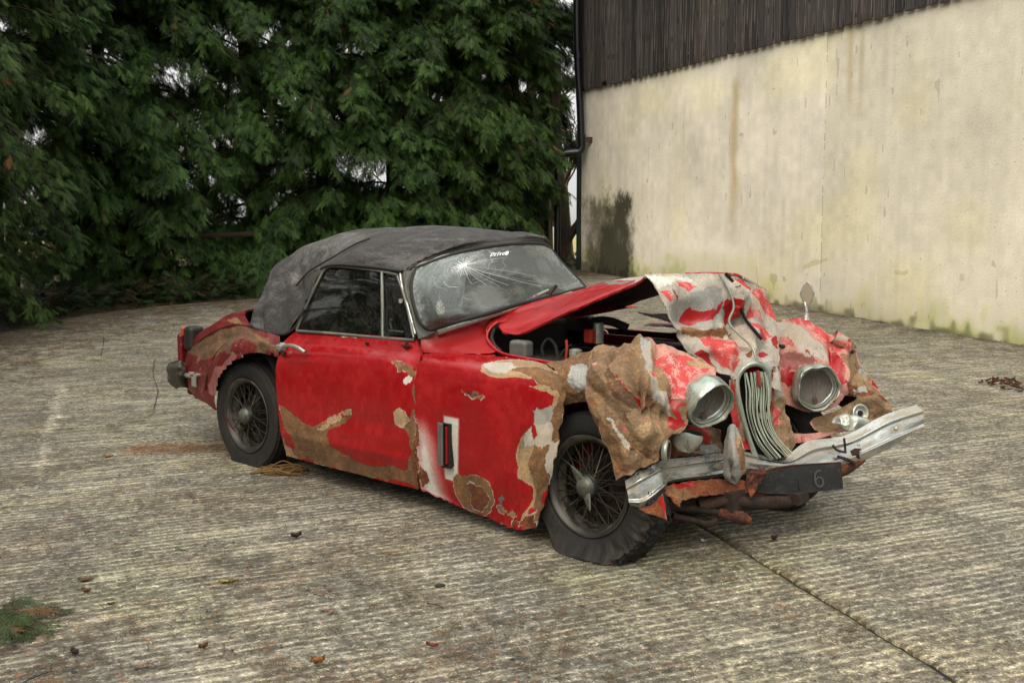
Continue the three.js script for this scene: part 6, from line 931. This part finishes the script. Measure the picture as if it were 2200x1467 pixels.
// ---- torn sheet, rods and rusty valance under the bumper
{
  const VAL = [[[2.923,.34,.6],[2.927,.344,.53],[2.949,.336,.42],[2.98,.335,.32],[3.025,.321,.2],[3.049,.301,.14]],
  [[2.951,.309,.6],[2.956,.313,.53],[2.973,.311,.42],[3.004,.306,.32],[3.037,.285,.2],[3.066,.27,.14]],
  [[2.99,.256,.58],[2.98,.281,.52],[2.986,.277,.42],[3.017,.273,.32],[3.038,.256,.22],[3.059,.256,.16]]];
  panel('valance', VAL.map((r) => r.map(([x, y, z]) => [x - 0.01, y, z])), [paint(512, 256, netSize(VAL), 'rust', [['red', [0.18, 0.0, 0.5, 0.02, 0.42, 0.3, 0.2, 0.4], 0.4], ['brown', [0, 0.3, 0.3, 0.5, 0.4, 1, 0.05, 1], 0.4]], { seed: 70, grime: 0.8, rim: false }), rustMat], car, { nu: 60, nv: 30, flip: true, ragged: 0.012, bend: (u, v, p) => 0.014 * fbm(p.x * 12, p.y * 12, p.z * 12, 3) });
  const FLAG = [[[2.902,.275,.75],[2.96,.304,.74],[3.002,.354,.73]],
  [[2.939,.269,.755],[2.982,.28,.745],[3.02,.297,.735]],
  [[2.998,.266,.755],[3.017,.261,.75],[3.034,.251,.745]]];
  panel('torn_flap', FLAG, [paint(128, 128, netSize(FLAG), 'rust', [['redB', [0.7, 0.1, 1, 0, 1, 1, 0.85, 0.9], 0.3]], { seed: 71, grime: 0.6, rim: false }), rustMat], car, { nu: 24, nv: 24, flip: true, ragged: 0.004 });
  const STR = [[[3.018,.342,.15],[3.03,.362,.13],[3.058,.37,.09]],
  [[3.016,.291,.16],[3.044,.333,.13],[3.071,.353,.08]],
  [[3.033,.233,.15],[3.049,.279,.12],[3.055,.306,.09]]];
  panel('torn_bracket', STR.map((r) => r.map(([x, y, z]) => [x + 0.04, y, z])), rustMat, car, { nu: 24, nv: 24, flip: true, ragged: 0.008, bend: (u, v, p) => 0.014 * fbm(p.x * 22, p.y * 22, p.z * 22, 3) });
  const LOWS = [[[3.055,.244,.12],[3.086,.242,.06],[3.117,.228,-.02],[3.137,.213,-.07]],
  [[3.039,.22,.12],[3.087,.217,.06],[3.113,.206,-.02],[3.133,.204,-.07]],
  [[3.028,.197,.12],[3.069,.184,.06],[3.09,.184,-.02],[3.11,.191,-.07]]];
  panel('valance', LOWS.map((r) => r.map(([x, y, z]) => [x - 0.02, y, z])), rustMat, car, { nu: 30, nv: 16, flip: true, ragged: 0.012, bend: (u, v, p) => 0.016 * fbm(p.x * 14, p.y * 14, p.z * 14, 3) });
  part('cross_member', [tube([[2.843,.212,.45], [2.937,.203,.36], [2.994,.184,.28]], 0.016, 14, 8), tube([[2.872,.182,.46], [2.928,.155,.38], [2.973,.136,.32], [2.989,.152,.29]], 0.014, 18, 8)], darkRust);
  { const a = [3.012,.181,.27], b = [3.081,.157,.21], d = A(b).sub(A(a)), q = new THREE.Quaternion().setFromUnitVectors(V(0, 1, 0), d.clone().normalize()), g = new THREE.LatheGeometry([[0, -0.07], [0.018, -0.07], [0.022, -0.05], [0.026, 0.0], [0.030, 0.035], [0.026, 0.04], [0.027, 0.055], [0.020, 0.058], [0.016, 0.075], [0, 0.076]].map(([r, h]) => new THREE.Vector2(r, h)), 14); g.applyQuaternion(q).translate((a[0] + b[0]) / 2, (a[1] + b[1]) / 2, (a[2] + b[2]) / 2); part('track_rod_end', g, rustMat); }
  part('steering_rack', [tube([[2.931,.218,.35], [3.01,.234,.25], [3.063,.203,.1], [3.151,.194,-.08]], 0.03, 20, 9), box(0.10, 0.08, 0.14, ...[3.004,.233,.2]), box(0.06, 0.05, 0.10, ...[3.175,.21,-.1])], darkRust);
  part('undertray', tube([[3.267,.292,-.3], [3.301,.299,-.42], [3.336,.345,-.52]].map(([x, y, z]) => [x - 0.06, y - 0.0, z]), 0.035, 12, 7), rustMat);
}
// ---- tail: lamp, end of the rear bumper, bracket
{
  const tl = group('tail_lamp'); part('housing', rbox(0.10, 0.16, 0.11, 0.03, ...[-.776,.703,.56]), std(0x171512, 0.6), tl); part('lens', rbox(0.025, 0.06, 0.07, 0.012, ...[-.869,.74,.56]), new THREE.MeshPhysicalMaterial({ color: 0xb03508, roughness: 0.25 }), tl);
  const RB = [[[-1.03,.52,.6],[-.918,.545,.63],[-.823,.561,.645],[-.798,.543,.62]],
  [[-1.033,.474,.61],[-.898,.5,.65],[-.797,.517,.665],[-.784,.499,.63]],
  [[-1.026,.402,.6],[-.896,.438,.64],[-.801,.455,.655],[-.793,.446,.62]],
  [[-.982,.348,.58],[-.888,.373,.61],[-.82,.382,.62],[-.825,.372,.59]]];
  panel('rear_bumper', RB, wheelGrey, car, { nu: 24, nv: 30, flip: true, thick: 0.01, bend: (u, v) => 0.014 * Math.sin(v * Math.PI) - 0.012 * Math.exp(-(((v - 0.45) / 0.1) ** 2)) });
  part('rear_bumper', [surf(10, 30, (u, v, o) => { const a = u * 6.2832, z = lerp(0.58, -0.6, v); o.set(-1.08 + 0.03 * Math.cos(a) + 0.1 * Math.pow(Math.abs(v - 0.5) * 2, 4), 0.42 + 0.065 * Math.sin(a), z); }, true)], dullChrome);
  part('bumper_bracket', [tube([[-.803,.463,.62], [-.68,.471,.64], [-.537,.489,.68]], 0.016, 8, 6), cyl(0.014, 0.014, 0.03, 8, ...[-.623,.495,.68], 1.5), cyl(0.012, 0.012, 0.03, 8, ...[-.514,.499,.7], 1.5), box(0.05, 0.06, 0.006, ...[-.577,.45,.69])], dullChrome);
}
for (const [n, l] of [['crushed_front_wing', 'crushed brown driver side front wing running into the faded red lamp pod'], ['far_front_wing', 'faded pink passenger side front wing with a torn dark hole'], ['crumpled_bonnet', 'buckled front half of the bonnet, grey primer with red patches'], ['windscreen', 'windscreen with a white star crack'], ['torn_flap', 'rusty torn triangle of sheet below the bumper end'], ['valance', 'rusty bent valance sheet under the bumper']]) car.children.filter((o) => o.name === n).slice(0, 1).forEach((o) => { o.userData.label = l; });
car.traverse((o) => { if (o.isMesh) o.castShadow = o.receiveShadow = true; });

// ---------------------------------------------------------------- litter on the concrete
{
  const leafGeo = (L, W, curl, seed) => { const g = surf(12, 8, (u, v, o) => { const t = u, w = W * Math.sin(Math.PI * Math.pow(t, 0.8)) * (1 + 0.12 * Math.sin(t * 30)) + 0.0006, s = (v - 0.5) * 2; o.set((t - 0.5) * L, 0.004 + curl * (s * s * 0.6 + (t - 0.5) ** 2 * 1.6) + 0.25 * curl * perlin.noise(t * 4 + seed, s * 2, 1) - 0.001 * (1 - Math.abs(s)), s * w); }); return g; };
  const leafMatOf = (a, b, seed) => { const t = texture(64, 64, (u, v, o) => { const n = vn(u * 9, v * 9, 9, 9, seed), m = vn(u * 26, v * 26, 26, 26, seed + 1), vein = Math.abs(v - 0.5) < 0.03 ? 0.75 : 1, k = smoothstep(n * 0.7 + m * 0.3, 0.3, 0.75); for (let c = 0; c < 3; c++) o[c] = c8(lerp(a[c], b[c], k) * vein); }); return std(0xffffff, 0.8, 0, { map: t, side: THREE.DoubleSide }); };
  const yellow = leafMatOf([150, 140, 20], [96, 66, 20], 3), tan = leafMatOf([150, 104, 44], [84, 54, 26], 5), russet = leafMatOf([92, 50, 28], [56, 34, 22], 7), maroon = leafMatOf([54, 24, 20], [34, 22, 16], 9);
  const leaf = (label, p, L, W, curl, turn, mat, k) => { const t = thing('fallen_leaf', label, 'leaf', [p[0], p[1] + 0.004, p[2]], turn, 'fallen leaves scattered on the concrete'); obj('blade', leafGeo(L, W, curl, k), mat, t); obj('stalk', tube([[-L / 2, 0.006, 0], [-L * 0.62, 0.006, 0.003], [-L * 0.75, 0.004, 0.001]], 0.0012, 6, 4), mat, t); };
  leaf('yellow leaf with brown blotches lying on the concrete left of the car front', [-1.139,.006,-4.162], 0.075, 0.013, 0.010, 0.35, yellow, 1);
  leaf('large reddish brown flat leaf at the left, the upper of a pair', [-1.721,.006,-4.185], 0.062, 0.016, 0.008, 0.1, russet, 2);
  leaf('reddish brown leaf at the left, the lower of a pair', [-1.67,.006,-4.059], 0.048, 0.014, 0.010, -0.4, russet, 3);
  leaf('dark maroon curled leaf midway between the rear wheel and the lower frame edge', [-.99,.007,-4.779], 0.052, 0.016, 0.024, 0.5, maroon, 4);
  leaf('golden brown crinkled leaf near the bottom edge, nearest the camera', [-.635,.006,-3.363], 0.045, 0.016, 0.028, 0.3, tan, 5);
  leaf('brown crumpled leaf on the concrete left of the golden one', [-1.047,.006,-3.49], 0.038, 0.013, 0.018, 0.9, russet, 6);
  leaf('dark curled leaf at the lower left beside the green brash', [-1.461,.006,-3.439], 0.036, 0.012, 0.020, -0.5, maroon, 7);
  leaf('dark brown curled leaf on the open concrete right of the slab joint', [1.193,.007,-4.736], 0.036, 0.013, 0.026, 0.4, maroon, 8);
  leaf('small orange leaf on the concrete behind the rear wheel stain', [-2.488,.01,-6.475], 0.060, 0.018, 0.008, 0.2, tan, 9);
  leaf('red brown needle tuft leaf at the bottom of the picture, right of the golden leaf', [-.272,.006,-3.506], 0.046, 0.008, 0.014, -0.3, leafMatOf([120, 50, 30], [70, 40, 26], 11), 10);
  leaf('small russet leaf below the pair of brown leaves', [-1.514,.006,-3.906], 0.026, 0.009, 0.010, 0.6, russet, 12);
  leaf('pale pinkish leaf scrap on the ridged concrete in the middle foreground', [-.672,.006,-3.828], 0.026, 0.010, 0.006, 0.2, leafMatOf([160, 116, 92], [130, 90, 70], 13), 13);
  { const p = [-.287,.006,-4.124]; const s = tag(obj('pebble', place(new THREE.IcosahedronGeometry(0.016, 2), p[0], p[1] + 0.007, p[2], 0, 0.3, 0, [1.4, 0.5, 0.7]), std(0x2a2826, 0.9)), 'dark oval pebble in the middle foreground below the driver door', 'pebble'); }
  const scrap = (name, label, cat, p, w, d, turn, mat) => { const t = tag(obj(name, surf(6, 4, (u, v, o) => o.set((u - 0.5) * w * (1 - 0.3 * v), 0.006 + 0.006 * Math.sin(u * 5 + v * 3), (v - 0.5) * d)), mat), label, cat); t.position.set(...p); t.rotation.y = turn; return t; };
  const blue = std(0x1f3358, 0.5, 0, { side: THREE.DoubleSide }), white = std(0xb9bab6, 0.6, 0, { side: THREE.DoubleSide });
  scrap('plastic_scrap', 'blue grey plastic scrap on the concrete below the yellow leaf', 'scrap', [-1.128,.006,-3.838], 0.022, 0.018, 0.5, std(0x3c4a5e, 0.5, 0, { side: THREE.DoubleSide }));
  scrap('plastic_scrap', 'bright blue plastic scrap near the bottom left corner', 'scrap', [-1.409,.006,-3.298], 0.022, 0.008, 0.4, blue);
  scrap('plastic_scrap', 'blue plastic scrap in front of the green brash at the left edge', 'scrap', [-1.705,.006,-3.522], 0.028, 0.016, 1.0, blue);
  scrap('paint_flake', 'white paint flake beside the yellow leaf', 'flake', [-1.221,.006,-4.102], 0.026, 0.012, 0.2, white);
  scrap('paint_flake', 'white paint flakes on the concrete in front of the burst tyre', 'flake', [.871,.007,-4.736], 0.034, 0.010, 0.1, white);
  const twig = (label, pts) => tag(obj('twig', tube(pts.map((p, i) => [p[0], p[1] + 0.005 + 0.004 * (i % 2), p[2]]), 0.0022, 12, 5), std(0x2e2419, 0.95)), label, 'twig');
  twig('thin dark twig lying in the middle foreground right of the crinkled leaf', [[-.322,.006,-3.93], [-.284,.006,-3.901], [-.258,.006,-3.881]]);
  twig('thin twig lying at the left edge of the yard beyond the chalk mark', [[-2.579,.008,-5.266], [-2.562,.008,-5.301], [-2.542,.008,-5.319]]);
  twig('dark stick across the chalk mark on the far left concrete', [[-3.94,.019,-8.852], [-3.822,.018,-8.759], [-3.788,.019,-8.899]]);
  twig('short twig on the concrete left of the rear bumper', [[-3.282,.02,-8.97], [-3.269,.021,-9.092], [-3.255,.021,-9.141]]);
  twig('thin twig by the brown leaves at the lower left', [[-1.483,.006,-3.309], [-1.517,.006,-3.249], [-1.547,.006,-3.188]]);
  const sprig = (label, p, sc, turn, col) => { const t = tag(obj('conifer_sprig', SPRAYS[2], col), label, 'sprig'); t.position.set(p[0], p[1] + 0.012, p[2]); t.rotation.set(0, turn, 0.15); t.scale.setScalar(sc); };
  const green = std(0x1c3a16, 0.7, 0, { side: THREE.DoubleSide });
  sprig('small green conifer sprig on the concrete below the burst tyre', [.483,.006,-3.95], 0.075, 0.4, green);
  sprig('small green conifer sprig on the concrete right of the rear wheel shadow', [-1.498,.007,-4.604], 0.10, -0.3, green);
  sprig('flat green conifer sprig in front of the brash heap', [-1.584,.006,-3.401], 0.11, 0.5, green);
  // loose coil of baler twine beside the rear tyre
  { reseed(55); const c = [-1.335,.009,-6.07], pts = []; for (let i = 0; i < 46; i++) { const a = i * 0.82, r = 0.055 + 0.06 * rnd(); pts.push([c[0] + Math.cos(a) * r * 1.5 + 0.03 * Math.sin(i * 0.5), c[1] + 0.006 + 0.05 * rnd() * rnd(), c[2] + Math.sin(a) * r * 0.9]); } const e = [-1.527,.01,-6.385]; pts.push([e[0] + 0.1, e[1] + 0.02, e[2] - 0.05]);
    tag(obj('twine', tube(pts, 0.0045, 320, 5), std(0x6e522c, 0.95)), 'loose tangle of orange baler twine on the ground beside the rear tyre', 'twine'); }
  // heap of cut conifer brash in the corner
  { reseed(66); const N = 80, im = new THREE.InstancedMesh(SPRAYS[0], leafMat, N), c = new THREE.Color(), o = [-1.815,.006,-3.687]; im.name = 'conifer_brash'; tag(im, 'heap of cut conifer brash, green and brown, at the lower left edge', 'brash', null, 'stuff');
    for (let i = 0; i < N; i++) { const a = rnd() * 6.28, r = Math.sqrt(rnd()) * 0.13; DUMMY.position.set(o[0] + Math.cos(a) * r * 1.0 - 0.05, o[1] + 0.012 + rnd() * 0.06 * (1 - r / 0.22), o[2] + Math.sin(a) * r * 1.3); DUMMY.rotation.set(rr(-0.3, 0.3), rnd() * 6.28, rr(-0.1, 0.4), 'YXZ'); DUMMY.scale.setScalar(rr(0.14, 0.26)); DUMMY.updateMatrix(); im.setMatrixAt(i, DUMMY.matrix); const t = rr(0.6, 1.4); im.setColorAt(i, rnd() < 0.42 ? c.setRGB(0.11 * t, 0.055 * t, 0.025 * t) : c.setRGB(0.032 * t, 0.055 * t, 0.014 * t)); }
    scene.add(im); }
  { reseed(68); const N = 70, g = leafGeo(0.07, 0.02, 0.02, 3), im = new THREE.InstancedMesh(g, russet, N), o = [4.427,.022,-9.241]; im.name = 'leaf_drift'; tag(im, 'small drift of brown leaves at the right edge of the yard', 'leaves', null, 'stuff'); for (let i = 0; i < N; i++) { const a = rnd() * 6.28, r = Math.pow(rnd(), 0.7); DUMMY.position.set(o[0] + Math.cos(a) * r * 0.28, o[1] + 0.01 + 0.03 * rnd() * (1 - r), o[2] + Math.sin(a) * r * 0.45); DUMMY.rotation.set(rr(-0.5, 0.5), rnd() * 6.28, rr(-0.5, 0.5)); DUMMY.scale.setScalar(rr(0.5, 1)); DUMMY.updateMatrix(); im.setMatrixAt(i, DUMMY.matrix); } scene.add(im); }
  // pale split stake leaning by the wall behind the bonnet
  { const a = [2.192,1.062,-9.6], b = [2.239,.577,-9.5], t = thing('stake', 'pale split wooden stake standing behind the far edge of the crumpled bonnet', 'stake'); obj('stake', surf(6, 20, (u, v, o) => { const k = u * 6.283, r = 0.004 + 0.024 * v; o.set(lerp(a[0], b[0], v) + Math.cos(k) * r, lerp(a[1], b[1], v), lerp(a[2], b[2], v) + Math.sin(k) * r); }), std(0xb0a482, 0.9), t); obj('foot', box(0.06, 0.5, 0.05, b[0] + 0.02, b[1] - 0.25, b[2]), std(0xb0a482, 0.9), t); }
}

renderer.render(scene, camera);
